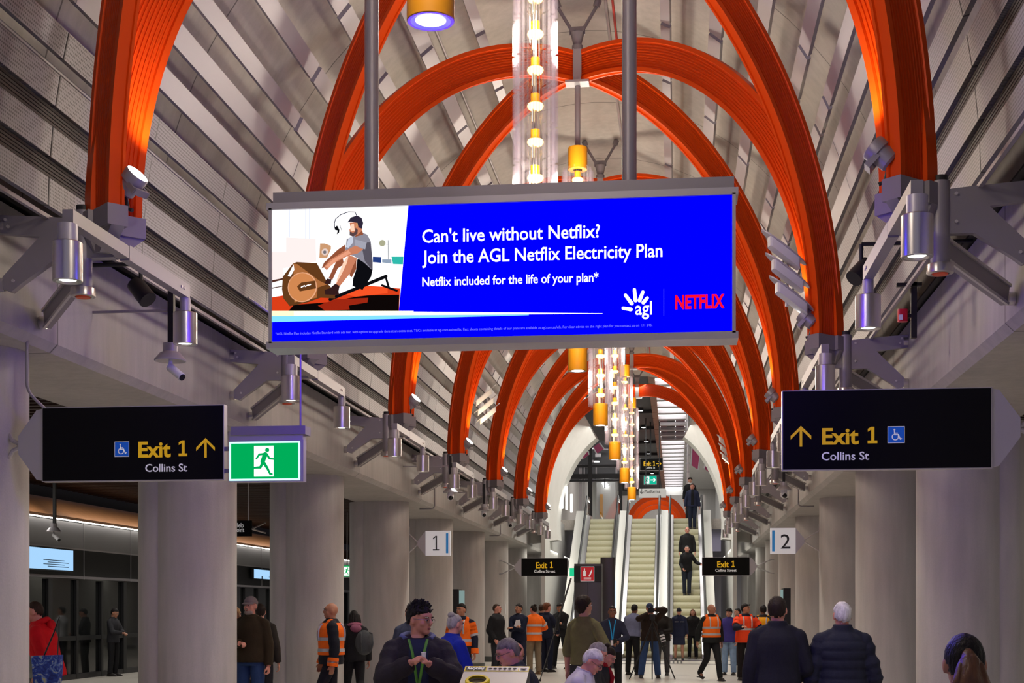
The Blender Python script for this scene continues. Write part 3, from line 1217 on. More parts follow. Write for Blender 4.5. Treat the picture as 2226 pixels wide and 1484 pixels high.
def blade_sign(name, label, group, u0, u1, vt0, vt1, vb0, vb1, Y, flange, cut=True):
    """flat black sign board between pixel columns u0..u1 with a tapered arm to the column on side flange"""
    a, b = W(u0, vt0, Y), W(u1, vt1, Y)
    c, d = W(u0, vb0, Y), W(u1, vb1, Y)
    zt_, zb_ = (a.z + b.z) / 2, (c.z + d.z) / 2
    x0, x1 = a.x, b.x
    t = thing(name, label, 'sign', ((x0 + x1) / 2, Y + .04, zb_), 0, group)
    m = MB()
    m.box(((x0 + x1) / 2, Y + .04, (zt_ + zb_) / 2), (x1 - x0, .08, zt_ - zb_), M_SIGNFRAME)
    m.build('frame', M_SIGNFRAME, t, smooth=0)
    m = MB()
    e = .007
    m.box(((x0 + x1) / 2, Y + .001, (zt_ + zb_) / 2), (x1 - x0 - 2 * e, .006, zt_ - zb_ - 2 * e), M_SIGN)
    face = m.build('face', M_SIGN, t, smooth=0)
    xs_ = x0 if flange < 0 else x1
    m = MB()
    pts = [(0, zt_ - .01), (.05 * flange, zt_ - .02), (.20 * flange, (zt_ + zb_) / 2 + .07), (.20 * flange, (zt_ + zb_) / 2 - .07), (.05 * flange, zb_ + .02), (0, zb_ + .01)]
    if flange > 0:
        pts = pts[::-1]
    T = Matrix(((1, 0, 0, xs_), (0, 0, 1, 0), (0, 1, 0, 0), (0, 0, 0, 1)))
    m.prism(pts, Y + .01, Y + .07, M_LGREY, T)
    m.build('end_plate', M_LGREY, t, smooth=0)
    m = MB()
    zc = (zt_ + zb_) / 2
    xw = flange * 4.05
    xa = xs_ + .2 * flange
    if abs(xw) > abs(xa):
        for dz in (-1, 1):
            m.tube([(xa - .02 * flange, Y + .04, zc), (xa + .06 * flange, Y + .04, zc + dz * .04), (xw, Y + .10, zc + dz * .20), (xw + .1 * flange, Y + .2, zc + dz * .20)], .018, M_LGREY, 8)
    else:
        m.box((xa, Y + .04, zc), (.06, .05, .12), M_LGREY)
    m.build('arm', M_LGREY, t)
    return t, face


SG = 'black exit signs over the platform'
t, fc = blade_sign('direction_sign', 'large black exit sign on the left with wheelchair square left of the words', SG, 91, 487, 887, 877, 1047, 1043, 10.5, -1)
YP = 10.498
wheelchair(fc, W(265, 976, YP), .118)
exit_one(fc, W(301, 993, YP), W(407, 991, YP), .122)
arrow(fc, W(447, 973, YP), .152)
fit_text('lettering', 'Collins St', W(316, 1025, YP), W(407, 1023.5, YP), .062, M_SIGNWHITE, fc, .012)
t, fc = blade_sign('direction_sign', 'large black exit sign on the right with arrow left of the words', SG, 1700, 2157, 850, 839.5, 1023, 1017, 10.5, 1)
arrow(fc, W(1741, 948, YP), .152)
exit_one(fc, W(1787, 965, YP), W(1907, 963, YP), .120)
wheelchair(fc, W(1948, 944.5, YP), .122)
fit_text('lettering', 'Collins St', W(1786, 1000, YP), W(1889, 998.5, YP), .062, M_SIGNWHITE, fc, .012)
for (u0, u1, va, vb, ue0, ue1, us0, us1, fl, lab) in (
        (1133, 1234, 1213, 1252, 1165, 1202, 1161, 1207, -1, 'small far black exit sign left of the escalators, over the dark pylons'),
        (1526, 1630, 1211, 1251, 1559, 1597, 1555, 1601, 1, 'small far black exit sign right of the escalators, by the handrail')):
    Yq = 42.6
    t, fc = blade_sign('direction_sign', lab, SG, u0, u1, va, va - .6, vb, vb - .4, Yq, fl)
    exit_one(fc, W(ue0, va + 21.5, Yq - .003), W(ue1, va + 21, Yq - .003), .19, .02)
    fit_text('lettering', 'Collins Street', W(us0, va + 31, Yq - .003), W(us1, va + 30.5, Yq - .003), .085, M_SIGNWHITE, fc, .02)

# platform number signs
M_NUM = mat('number_ink', (.02, .02, .022), .5)
M_SKY = mat('sign_light_blue', (.03, .25, .62), .5, emit=(.03, .25, .62), es=.2)
M_NWHITE = mat('number_board', (.80, .80, .82), .5, emit=(.8, .8, .84), es=.25)
for (u0, u1, v0, v1, ub0, ub1, un0, un1, body, fl) in ((925, 979.5, 1153.5, 1207, 969.5, 974.5, 941, 955, '1', -1), (1674.5, 1729.5, 1147.5, 1203, 1678.5, 1684, 1697, 1718, '2', 1)):
    Yq = 27.0
    a, b = W(u0, v0, Yq), W(u1, v1, Yq)
    t = thing('platform_sign', 'white square sign with the number %s and a blue bar' % body, 'sign', ((a.x + b.x) / 2, Yq, b.z), 0, 'platform number signs')
    m = MB(); m.box(((a.x + b.x) / 2, Yq + .03, (a.z + b.z) / 2), (b.x - a.x, .06, a.z - b.z), M_NWHITE)
    bd = m.build('board', M_NWHITE, t, smooth=0)
    p, q = W(ub0, v0 + 5, Yq), W(ub1, v1 - 5, Yq)
    m = MB(); m.box(((p.x + q.x) / 2, Yq - .001, (p.z + q.z) / 2), (q.x - p.x, .004, p.z - q.z), M_SKY); m.build('blue_bar', M_SKY, bd, smooth=0)
    if body == '1':
        numeral_one(bd, W(un0, v1 - 11, Yq), .125, .285, .028, M_NUM)
    else:
        fit_text('numeral', body, W(un0, v1 - 11, Yq), W(un1, v1 - 11, Yq), .285, M_NUM, bd, .0)
    zc = (a.z + b.z) / 2
    xe = a.x if fl < 0 else b.x
    m = MB()
    T = Matrix(((1, 0, 0, xe), (0, 0, 1, 0), (0, 1, 0, 0), (0, 0, 0, 1)))
    pts = [(0, a.z), (.16 * fl, zc + .05), (.16 * fl, zc - .05), (0, b.z)]
    m.prism(pts if fl < 0 else pts[::-1], Yq + .01, Yq + .05, M_LGREY, T)
    for dz in (-1, 1):
        m.tube([(xe + .14 * fl, Yq + .03, zc), (fl * 3.98, Yq + .05, zc + dz * .22)], .014, M_LGREY, 8)
        m.box((fl * 3.96, Yq + .06, zc + dz * .25), (.06, .06, .16), M_GREY)
    m.build('arm', M_LGREY, t, smooth=0)


# ------------------------------------------------------------------ green running-man exit light by the left sign
M_EGREEN = emis('exit_green', (.0, .42, .10), 1.0)
M_EWHITE = emis('exit_white', (1, 1, 1), 1.25)
M_EEDGE = emis('exit_edge', (.62, 1, 1), 1.3)
def running_man(mb, c, s, m, lift):
    P = lambda x, z: c + Vector((x * s, 0, z * s))
    disc(mb, P(.10, .37), s * .075, m, lift)
    w = s * .05
    for a, b, w0, w1 in (((.03, .22), (-.06, -.02), .085, .08), ((.04, .24), (-.18, .22), .04, .035), ((-.18, .22), (-.28, .08), .035, .03), ((.09, .22), (.18, .08), .04, .035), ((.18, .08), (.34, .06), .035, .03),
                         ((-.05, -.05), (-.14, -.22), .055, .045), ((-.14, -.22), (-.36, -.23), .045, .035), ((-.36, -.23), (-.42, -.28), .035, .03), ((-.02, -.06), (.10, -.24), .055, .045), ((.10, -.24), (.20, -.44), .045, .035), ((.20, -.44), (.27, -.45), .03, .03)):
        stroke(mb, P(*a), P(*b), w0 * s, w1 * s, m, lift)
        lift += .0001


Yq = 10.5
a, b = W(498, 960, Yq), W(652, 1043, Yq)
t = thing('exit_light', 'lit green running-man exit light beside the left exit sign', 'sign', ((a.x + b.x) / 2, Yq, b.z))
m = MB()
top = W(500, 928, Yq).z
m.box(((a.x + b.x) / 2 + .03, Yq + .07, top - .03), (b.x - a.x + .03, .16, .065), M_GREY)
m.box(((a.x + b.x) / 2 + .01, Yq + .05, (top + a.z) / 2 - .02), (b.x - a.x + .02, .09, .09), M_LGREY)
m.box(((a.x + b.x) / 2 + .01, Yq + .05, (a.z + b.z) / 2), (b.x - a.x + .03, .085, a.z - b.z + .02), M_LGREY)
m.build('housing', M_GREY, t, smooth=0)
m = MB()
flat_poly(m, [Vector((a.x, Yq + .004, b.z)), Vector((b.x, Yq + .004, b.z)), Vector((b.x, Yq + .004, a.z)), Vector((a.x, Yq + .004, a.z))], M_EEDGE)
e = .014
flat_poly(m, [Vector((a.x + e, Yq + .003, b.z + e)), Vector((b.x - e, Yq + .003, b.z + e)), Vector((b.x - e, Yq + .003, a.z - e)), Vector((a.x + e, Yq + .003, a.z - e))], M_EGREEN)
p, q = W(552, 969, Yq), W(594.5, 1035, Yq)
flat_poly(m, [Vector((p.x, Yq + .002, q.z)), Vector((q.x, Yq + .002, q.z)), Vector((q.x, Yq + .002, p.z)), Vector((p.x, Yq + .002, p.z))], M_EWHITE)
c = Vector(((p.x + q.x) / 2 + .005, Yq + .001, (p.z + q.z) / 2 + .002))
running_man(m, c, .225, M_EGREEN, .0005)
m.build('panel', None, t, smooth=0)
xr_ = W(648, 900, Yq).x
m = MB(); m.tube([(xr_, Yq + .07, top), (xr_, Yq + .07, 3.74), (xr_, Yq + .06, 3.75), (xr_, YS + .24, 3.75)], .008, M_GREY, 8); m.box((a.x - .02, Yq + .04, a.z - .05), (.06, .03, .03), M_GREY); m.box((a.x - .02, Yq + .04, b.z + .08), (.06, .03, .03), M_GREY)
m.build('hanger', M_GREY, t)
# ------------------------------------------------------------------ steel brackets at the arch feet (drawn for the right side, x outwards)
M_EDGE = mat('pale_edge', (.6, .58, .56), .4, .5)
M_PUCK = mat('orange_lens', (.75, .09, .02), .4)
def bracket():
    t = thing('arch_bracket', 'x', 'bracket', (2.85, -50, RZ), 0, 'steel brackets carrying the arch feet')
    ang = math.atan2(BAY / 2, RA)
    for s in (-1, 1):
        m = MB()
        T = Matrix.Translation((0, s * .075, 0)) @ Matrix.Rotation(-s * ang, 4, 'Z')
        m.box((0, 0, -.035), (.44, .155, .15), M_GREY, None, T)
        q = [(-.22, -.11), (.22, -.11), (.16, -.25), (-.02, -.27)]
        T2 = T @ Matrix(((1, 0, 0, 0), (0, 0, 1, 0), (0, 1, 0, 0), (0, 0, 0, 1)))
        m.prism(q[::-1], -.05, .05, M_GREY, T2)
        m.build('shoe', M_GREY, t, local=True, smooth=0)
    m = MB()
    m.cyl((.20, 0, -.50), (.20, 0, .06), .066, None, M_GREY, 20)
    m.cyl((.20, 0, .06), (.20, 0, .10), .05, None, M_DARK, 20)
    m.box((.08, 0, -.21), (.26, .09, .16), M_GREY)
    m.build('hub', M_GREY, t, local=True)
    m = MB(); m.lathe([(.066, -.50), (.088, -.50), (.09, -.505), (.09, -.56), (.082, -.565), (.06, -.565)], (.20, 0, 0), M_STEEL, 20)
    m.lathe([(0, -.575), (.05, -.572), (.06, -.555)], (.20, 0, 0), M_PUCK, 20)
    m.build('sensor', None, t, local=True)
    m = MB()
    T = Matrix(((1, 0, 0, 0), (0, 0, 1, 0), (0, 1, 0, 0), (0, 0, 0, 1)))
    fork = [(.20, .0), (.42, .02), (.845, .05), (.845, -.085), (.52, -.12), (.80, -.40), (.845, -.48), (.74, -.52), (.66, -.46), (.42, -.30), (.20, -.30)]
    m.prism(fork[::-1], -.03, .03, M_GREY, T)
    for x, z in ((.30, -.03), (.30, -.22), (.78, .01), (.76, -.04), (.72, -.44)):
        m.cyl((x, -.045, z), (x, .045, z), .012, None, M_EDGE, 8)
    m.build('fork', M_GREY, t, local=True, smooth=0)
    m = MB()
    a, b = Vector((.22, .05, -.38)), Vector((.775, .64, -.585))
    d = (b - a)
    rot = d.to_track_quat('X', 'Z').to_matrix().to_4x4()
    M = Matrix.Translation((a + b) / 2) @ rot
    m.box((0, 0, 0), (d.length, .05, .15), M_GREY, None, M)
    m.box((0, -.03, -.07), (d.length, .02, .022), M_EDGE, None, M)
    m.box((0, -.03, .07), (d.length, .02, .022), M_EDGE, None, M)
    m.build('strut', M_DARK, t, local=True, smooth=0)
    for (y, z) in ((0, -.02), (0, -.46), (.68, -.60)):
        m = MB(); m.cyl((.80, y, z), (.848, y, z), .05, None, M_STEEL, 14); m.cyl((.78, y, z), (.80, y, z), .028, None, M_EDGE, 6); m.build('bolt', M_STEEL, t, local=True)
    m = MB()
    m.box((-.11, .66, -.245), (.075, 1.28, .11), M_GREY); m.box((-.11, -.47, -.245), (.075, .96, .09), M_GREY)
    m.box((0, 0, -.245), (.25, .1, .08), M_GREY)
    for yy in (1.1, 1.16):
        m.cyl((-.155, yy, -.245), (-.06, yy, -.245), .012, None, M_EDGE, 8)
    m.build('lamp_arm', M_GREY, t, local=True, smooth=0)
    return t


br0 = bracket()
for i, y in enumerate(FEET):
    for sgn in (-1, 1):
        lab = 'grey steel bracket under the %s arch foot on the %s' % (ORD[i], SIDE[sgn])
        if i == 0 and sgn < 0:
            br0.location = (-2.85, y, RZ); br0.scale = (-1, 1, 1); br0['label'] = lab
        else:
            dup(br0, (sgn * 2.85, y, RZ), lab, None, sgn)

# ------------------------------------------------------------------ clusters of three white lamps on the ribs
M_CLW = mat('cluster_white', (.66, .66, .66), .45)
def cluster(label, c, ax, s=1.):
    """three long fixtures stacked along z; ax = long direction"""
    t = thing('lamp_cluster', label, 'light', c, 0, 'clusters of three white lamps')
    ax = Vector(ax).normalized()
    up = Vector((0, 0, 1))
    side = ax.cross(up).normalized()
    rot = Matrix((ax, side, up)).transposed().to_4x4()
    for k in (-1, 0, 1):
        m = MB()
        M = Matrix.Translation(ax * (-.05 * k) + Vector((0, 0, .21 * k * s)) + side * 0) @ rot
        m.rbox((0, 0, 0), (.40 * s, .13 * s, .10 * s), .03, M_CLW, None, M)
        lm = m.build('lamp_body', M_CLW, t, local=True)
        m = MB(); m.lathe([(0, 0), (1, 0), (1, .08), (0, .08)], (0, 0, 0), M_LGREY, 20, M @ Matrix.Translation((0, 0, .052 * s)) @ Matrix.Diagonal((.30 * s, .085 * s, .2, 1)))
        pl = m.build('reflector', M_LGREY, lm, local=True)
    m = MB(); m.cyl((0, .09, -.30 * s), (0, .09, .30 * s), .02, None, M_GREY, 8)
    for k in (-1, 0, 1):
        m.cyl((0, 0.02, .21 * k * s), (0, .09, .21 * k * s), .018, None, M_GREY, 8)
    m.build('bracket', M_GREY, t, local=True)
    return t


cluster('cluster of three white lamps on the second right rib, behind the screen corner', W(1712, 600, 15.0), (.75, .2, -.55))
cluster('cluster of three white lamps on a left rib below the screen', W(1056, 884, 26.6), (.72, .2, .62), .98)
cluster('far small cluster of three white lamps on a right rib near the escalators', W(1578, 982, 36.8), (.7, .2, -.6), .9)

# ------------------------------------------------------------------ cameras, black spotlights, call point, conduits
M_HOOD = mat('camera_hood', (.42, .40, .43), .4, .3)
M_CAMW = mat('camera_white', (.72, .72, .74), .4)
M_LENS = mat('camera_lens', (.01, .01, .012), .08)
def camera(label, p, kind, ztop, s=1.):
    t = thing('security_camera', label, 'camera', p, 0, 'security cameras')
    m = MB(); m.box((0, .03, (ztop - p.z) / 2 + .16), (.05, .05, ztop - p.z - .32 + .32), M_BLACK); dx = (3.70 if p.x > 0 else -3.70) - p.x
    if abs(dx) < 1.8:
        m.box((dx / 2, .03, ztop - p.z - .02), (abs(dx), .02, .02), M_GREY)
    m.build('mast', M_BLACK, t, local=True, smooth=0)
    m = MB(); m.lathe([(.0, .17), (.062, .17), (.062, .10), (.085, .09), (.135, .03), (.13, .02), (.07, .045), (0, .045)], (0, 0, 0), M_HOOD, 24); m.build('hood', M_HOOD, t, local=True)
    if kind == 'bullet':
        m = MB(); m.cyl((0, 0, .05), (0, 0, -.03), .02, None, M_CAMW, 10); m.ell((0, 0, -.04), (.03, .03, .03), M_CAMW)
        m.cyl((.0, -.01, -.03), (.13, -.07, -.13), .035, None, M_CAMW, 14)
        b = m.build('camera_body', M_CAMW, t, local=True)
        m = MB(); m.cyl((.13, -.07, -.13), (.134, -.072, -.133), .03, None, M_LENS, 14); m.build('lens', M_LENS, b, local=True)
    else:
        m = MB(); m.cyl((0, 0, .05), (0, 0, -.02), .05, .06, M_CAMW, 14); m.ell((0, 0, -.06), (.062, .062, .065), M_CAMW)
        b = m.build('camera_body', M_CAMW, t, local=True)
        m = MB(); m.ell((.01, -.03, -.075), (.045, .045, .045), M_LENS); m.build('lens', M_LENS, b, local=True)
    return t


camera('white bullet security camera under a cone hood, left, by the nearest arm lamp', W(370, 790, 11.5), 'bullet', 4.2)
camera('dome security camera under a cone hood, above the number 1 sign', W(979, 1073, 25.2), 'dome', 4.25)
camera('small dome security camera behind the one above the number 1 sign', W(1052, 1112, 31.0), 'dome', 4.25)
camera('smallest dome security camera on the left, over the far columns', W(1109, 1136, 36.2), 'dome', 4.25)
camera('dome security camera under a cone hood on the right, above the number 2 sign', W(1704, 1068, 25.4), 'dome', 4.25)
def blackspot(label, p, d):
    t = thing('spotlight', label, 'light', p, 0, 'black spotlights in the recess')
    m = MB(); d = Vector(d).normalized(); m.cyl(-d * .09, d * .11, .07, .075, M_BLACK, 16); m.build('can', M_BLACK, t, local=True)
    dx = (3.70 if p.x > 0 else -3.70) - p.x
    m = MB(); m.cyl((0, 0, 0), (0, 0, .22), .018, None, M_BLACK, 8); m.cyl((0, 0, .22), (dx, 0, .22), .018, None, M_BLACK, 8); m.build('stem', M_BLACK, t, local=True)


blackspot('black spotlight under the arm of the nearest left bracket', W(306, 640, 11.0) + Vector((0, 0, .03)), (.6, -.2, -.7))
blackspot('black spotlight in the dark recess by the nearest right bracket', W(1872, 588, 12.0), (-.6, -.4, -.7))
p = W(1962, 686, 12.9)
t = thing('alarm_unit', 'red and white alarm unit on a black post in the right recess', 'alarm', p)
m = MB(); m.rbox((0, 0, 0), (.085, .07, .11), .02, mat('alarm_red', (.6, .01, .03), .35)); m.build('body', None, t, local=True)
m = MB(); m.box((-.02, -.037, -.02), (.03, .006, .045), M_WHITE); m.build('plate', M_WHITE, t, local=True)
m = MB(); m.box((.10, .02, .05), (.05, .05, .5), M_BLACK); m.box((.06, .02, .28), (.22, .05, .03), M_BLACK); m.box((.05, .02, 0), (.1, .03, .03), M_BLACK); m.build('post', M_BLACK, t, local=True, smooth=0)
def conduit(label, pts, r=.014):
    m = MB(); q = [Vector(p) for p in pts]
    out = [q[0]]
    for i in range(1, len(q) - 1):
        a = (q[i - 1] - q[i]).normalized() * .08
        b = (q[i + 1] - q[i]).normalized() * .08
        for k in range(5):
            s = k / 4
            out.append(q[i] + a * (1 - s) ** 2 + b * s ** 2)
    out.append(q[-1])
    m.tube(out, r, M_GREY, 8)
    tag(m.build('conduit', M_GREY), label, 'pipe', 'wall conduits')


conduit('thin conduit dropping beside the nearest left column into the exit sign', [W(60, 590, 10.42), W(58, 850, 10.42), W(98, 888, 10.52)], .013)
for sgn, u, v0, v1, Y, lab in ((-1, 945, 1035, 1103, 0, 'conduit down the left beam face above the number 1 sign'), (-1, 1088, 1122, 1164, 0, 'conduit down the left beam face before the far exit sign'), (1, 1735, 1045, 1097, 0, 'conduit down the right beam face above the number 2 sign')):
    # on the beam face x = 3.70
    k = (u - CX) / FPX
    X = sgn * 3.685 - CAMX
    Yw = X * (_c + k * _s) / (k * _c - _s)
    zt_ = W(u, v0, Yw).z
    conduit(lab, [(sgn * 3.685, Yw, zt_), (sgn * 3.685, Yw, 3.69), (sgn * 4.0, Yw, 3.69)])
# ------------------------------------------------------------------ escalators at the far end
YF0, SLOPE, NST = 45.8, R(30), 22
SD, SR = .40, .40 * math.tan(R(30))
M_STEP = mat('step_ribbed', (.52, .50, .34), .5, var=.08, vscale=30)
M_RISER = mat('step_riser', (.46, .44, .29), .5)
M_RUBBER = mat('handrail_rubber', (.03, .03, .032), .45)
M_EGLASS = glassy('escalator_glass', (.93, .96, .93), .0, .03, (1, 1, 1), .22)
M_DECK = mat('polished_deck', (.88, .87, .82), .4)
M_ESTRIP = emis('balustrade_light', (1, 1, .88), 3.0)
LAND_Z = NST * SR
YT = YF0 + NST * SD
step = MB()
n = 7
prof = [(0, 0)] + [(-.035 * math.sin(PI * k / n) + .0 + .05 * (k / n), SR * k / n) for k in range(1, n + 1)] + [(SD + .02, SR), (SD + .02, SR - .06), (.05, 0 - .02)]
T = Matrix(((0, 0, 1, 0), (1, 0, 0, 0), (0, 1, 0, 0), (0, 0, 0, 1)))
step.prism([(p[0], p[1]) for p in prof], -.46, .46, M_STEP, T)
step_me = step.mesh('step', 40)


def along(x, s, h):
    """point on an escalator side: s = distance along the plan from the foot, h above the nosing line"""
    z = max(0, min(s, NST * SD)) * math.tan(SLOPE)
    return Vector((x, YF0 + s, z + h))


def escalator(x, label):
    t = thing('escalator', label, 'escalator', (x, YF0, 0), 0, 'escalators')
    for k in range(NST):
        o = bpy.data.objects.new('step', step_me)
        COL.objects.link(o); o.parent = t
        o.location = (0, k * SD, k * SR)
    m = MB(); m.box((0, -.75, .005), (1.2, 1.5, .03), M_STEEL); m.build('landing_plate', M_STEEL, t, local=True)
    for sg in (-1, 1):
        xs_ = sg * .60
        ss = [-.95, -.3] + [NST * SD * k / 10 for k in range(11)] + [NST * SD + .6, NST * SD + 1.4]
        lo = [along(xs_, s, .10) - Vector((0, YF0, 0)) for s in ss]
        hi = [along(xs_, s, .86) - Vector((0, YF0, 0)) for s in ss]
        m = MB()
        vs_ = []
        for a, b in zip(lo, hi):
            vs_ += [a, b]
        m.add(vs_, [(2 * k, 2 * k + 2, 2 * k + 3, 2 * k + 1) for k in range(len(ss) - 1)], M_EGLASS)
        m.build('glass_panel', M_EGLASS, t, local=True, smooth=0)
        m = MB()
        rail = [Vector((xs_, -.95, .12)), Vector((xs_, -1.2, .3)), Vector((xs_, -1.28, .52)), Vector((xs_, -1.2, .74)), Vector((xs_, -.95, .90))] + [h + Vector((0, 0, .04)) for h in hi[1:]]
        m.tube(rail, .042, M_RUBBER, 8)
        hr = m.build('handrail', M_RUBBER, t, local=True)
        m = MB()
        m.tube([h + Vector((0, 0, -.015)) for h in hi[1:]], .024, M_STEEL, 6)
        m.build('rail_trim', M_STEEL, hr, local=True)
        m = MB()
        for k in range(len(ss) - 1):
            pass
        xi, xo = sg * .47, sg * .66
        vs_ = []
        for s in ss:
            p = along(0, s, 0) - Vector((0, YF0, 0))
            vs_ += [(xi, p.y, p.z + .05), (xi, p.y, p.z + .16), (xo, p.y, p.z + .19), (xo, p.y, p.z - .05)]
        fs = []
        for k in range(len(ss) - 1):
            for q in range(3):
                a = 4 * k + q
                fs.append((a, a + 4, a + 5, a + 1))
        fs += [(0, 1, 2, 3), tuple(4 * (len(ss) - 1) + q for q in (3, 2, 1, 0))]
        m.add(vs_, fs, M_STEEL)
        m.build('skirt', M_STEEL, t, local=True, smooth=0)
        m = MB()
        m.tube([h + Vector((-sg * .01, 0, -.09)) for h in hi[2:]], .012, M_ESTRIP, 6)
        m.build('light_strip', M_ESTRIP, t, local=True)
    return t


for x, lab in ((-1.6, 'left empty escalator of three, beside the glass lift'), (0., 'middle empty escalator of three'), (1.6, 'right escalator of three, carrying people down')):
    escalator(x, lab)
# sloping white decks between and beside the escalators, with cladding to the floor
for i, (xa, xb) in enumerate(((-2.62, -2.27), (-.93, -.67), (.67, .93), (2.27, 2.55))):
    m = MB()
    vs_ = []
    for s in (-.6, 0, NST * SD, NST * SD + 2.):
        p = along(0, s, 0)
        vs_ += [(xa, p.y, p.z + .34), (xb, p.y, p.z + .34), (xb, p.y, p.z - .9 if s > 1.5 else -.0), (xa, p.y, p.z - .9 if s > 1.5 else -.0)]
    fs = [(0, 1, 2, 3), (15, 14, 13, 12)]
    for k in range(3):
        for q in range(4):
            a, b = 4 * k + q, 4 * k + (q + 1) % 4
            fs.append((a, a + 4, b + 4, b))
    m.add(vs_, fs, M_DECK)
    struct(m.build('trim_escalator_deck_%d' % (i + 1), M_DECK, smooth=0))

# ------------------------------------------------------------------ the shaft beyond
M_WHITEWALL = concrete('white_wall', (.60, .59, .57), 0, .07)
M_DARKCEIL = mat('dark_ceiling', (.02, .018, .018), .5)
M_BRICK = mat('terracotta_trim', (.30, .13, .08), .55, var=.2, vscale=8)
M_LUM = emis('luminous_ceiling', (1, .985, .97), 4.0)
M_MAG = mat('magenta_panel', (.30, .03, .10), .3, coat=.4)
m = MB()
m.box((0, 78, LAND_Z - .2), (9.4, 2 * (78 - YT), .4), M_FLOOR)
struct(m.build('floor_upper', M_FLOOR, smooth=0))
m = MB()
for sg in (-1, 1):
    m.box((sg * 4.1, 74, 8.0), (.3, 53, 6.5), M_WHITEWALL)
    m.box((sg * 3.15, 53.0, 2.5), (.12, 13, 4.8), M_WHITEWALL)
m.box((0, 100.5, 8), (8.5, .3, 8), M_WHITEWALL)
struct(m.build('wall_shaft', M_WHITEWALL, smooth=0))
# white shoulders closing the end of the vault on both sides
for sg in (-1, 1):
    m = MB()
    vs_, fs = [], []
    N_ = 14
    for k in range(N_ + 1):
        a = R(-8 + 66 * k / N_)
        x, z = 4.1 * math.cos(a), 4.5 + 5.0 * math.sin(a)
        xi, zi = 2.86 * math.cos(a), 4.5 + 3.55 * math.sin(a)
        for y in (47.3, 48.0):
            d = (y - 47.3) * .5
            vs_ += [(sg * x, y, z), (sg * (xi - d * .2), y + 1.2, zi)]
    for k in range(N_):
        a = 4 * k
        fs += [(a, a + 1, a + 5, a + 4), (a + 2, a + 6, a + 7, a + 3), (a + 1, a + 3, a + 7, a + 5)]
    m.add(vs_, fs, M_WHITEWALL)
    struct(m.build('wall_shoulder_' + SIDE[sg], M_WHITEWALL))
# ceiling of the shaft: dark strip, terracotta trim, luminous slats
m = MB()
m.box((-1.9, 74, 10.1), (4.2, 53, .2), M_DARKCEIL)
m.box((2.9, 74, 10.15), (2.5, 53, .2), M_WHITEWALL)
struct(m.build('ceiling_shaft', M_DARKCEIL, smooth=0))
m = MB()
for k in range(27):
    m.box((.35, 48.5 + 1.9 * k, 9.98), (.24, 1.8, .34), M_BRICK)
struct(m.build('trim_terracotta', M_BRICK, smooth=0))
m = MB(); m.box((1.05, 74, 10.08), (1.16, 53, .04), M_LUM)
lum = tag(m.build('luminous_ceiling', M_LUM, smooth=0), 'bright white luminous strip ceiling above the escalators, behind grey slats', 'light')
m = MB()
for k in range(26):
    m.box((1.05, 48.4 + 1.9 * k, 9.93), (1.2, .55, .14), M_LGREY)
struct(m.build('trim_ceiling_slats', M_LGREY, smooth=0))
m = MB()
for (x0, x1) in ((.5, .82), (1.2, 1.62)):
    m.box(((x0 + x1) / 2, 66.2, 10.03), (x1 - x0, 6.6, .04), M_MAG)
m.box((1.0, 66.2, 10.03), (.36, 6.6, .04), M_DARKCEIL)
struct(m.build('trim_ceiling_infill', M_MAG, smooth=0))
m = MB()
m.cyl((1.70, 58, LAND_Z), (1.70, 58, 10.2), .07, None, M_STEEL, 14)
for k in range(14):
    m.cyl((1.70, 58, LAND_Z + .35 * k), (1.70, 58, LAND_Z + .35 * k + .07), .085, None, M_LGREY, 14)
tag(m.build('steel_post', M_STEEL), 'banded steel post at the right edge of the luminous ceiling', 'post')
# small lamps in the dark ceiling
for k in range(7):
    y = 53.5 + 5.5 * k
    t = thing('ceiling_lamp', 'small round lamp in the dark ceiling over the escalators, %s from the top' % ORD[k], 'light', (-.25, y, 9.9), 0, 'small lamps in the dark ceiling')
    m = MB(); m.cyl((0, 0, 0), (0, 0, .1), .12, None, M_DARK, 14); m.build('housing', None, t, local=True)
    m = MB(); m.lathe([(0, -.01), (.10, -.01)], (0, 0, 0), M_DISC, 14); m.build('lens', None, t, local=True)
    m = MB(); m.box((-.9, y + .8, 9.93), (2.4, .5, .12), M_DARK); struct(m.build('trim_dark_beam_%d' % (k + 1), M_DARK, smooth=0))
# hanging boards with steel edges, magenta
def hang_board(label, pts, Y, th=.05):
    q = [W(u, v, Y) for u, v in pts]
    t = thing('wall_board', label, 'panel', sum(q, Vector()) / len(q), 0, 'magenta wall boards')
    m = MB()
    n_ = len(q)
    m.add(q + [p + Vector((0, th, 0)) for p in q], [tuple(range(n_)), tuple(range(2 * n_ - 1, n_ - 1, -1))] + [(i, i + n_, (i + 1) % n_ + n_, (i + 1) % n_) for i in range(n_)], M_MAG)
    m.build('board', M_MAG, t, smooth=0)
    m = MB()
    m.tube([q[0], q[-1]], .03, M_LGREY, 6); m.tube([q[1], q[2]], .03, M_LGREY, 6)
    m.build('edge_trim', M_LGREY, t)


hang_board('magenta board on the right shaft wall, nearer the steel post', [(1505, 958), (1524, 972), (1518, 1021), (1502, 1010)], 56.5)
hang_board('magenta board on the right shaft wall, nearer the orange ribs', [(1538, 978), (1556, 990), (1546, 1030), (1531, 1018)], 56.5)
hang_board('magenta board high on the left of the shaft, above the black frame', [(1289, 972), (1303, 962), (1313, 975), (1297, 986)], 56.5)
hang_board('lower magenta board on the left of the shaft, at the frame end', [(1265, 992), (1279, 980), (1280, 988), (1267, 998)], 56.5)

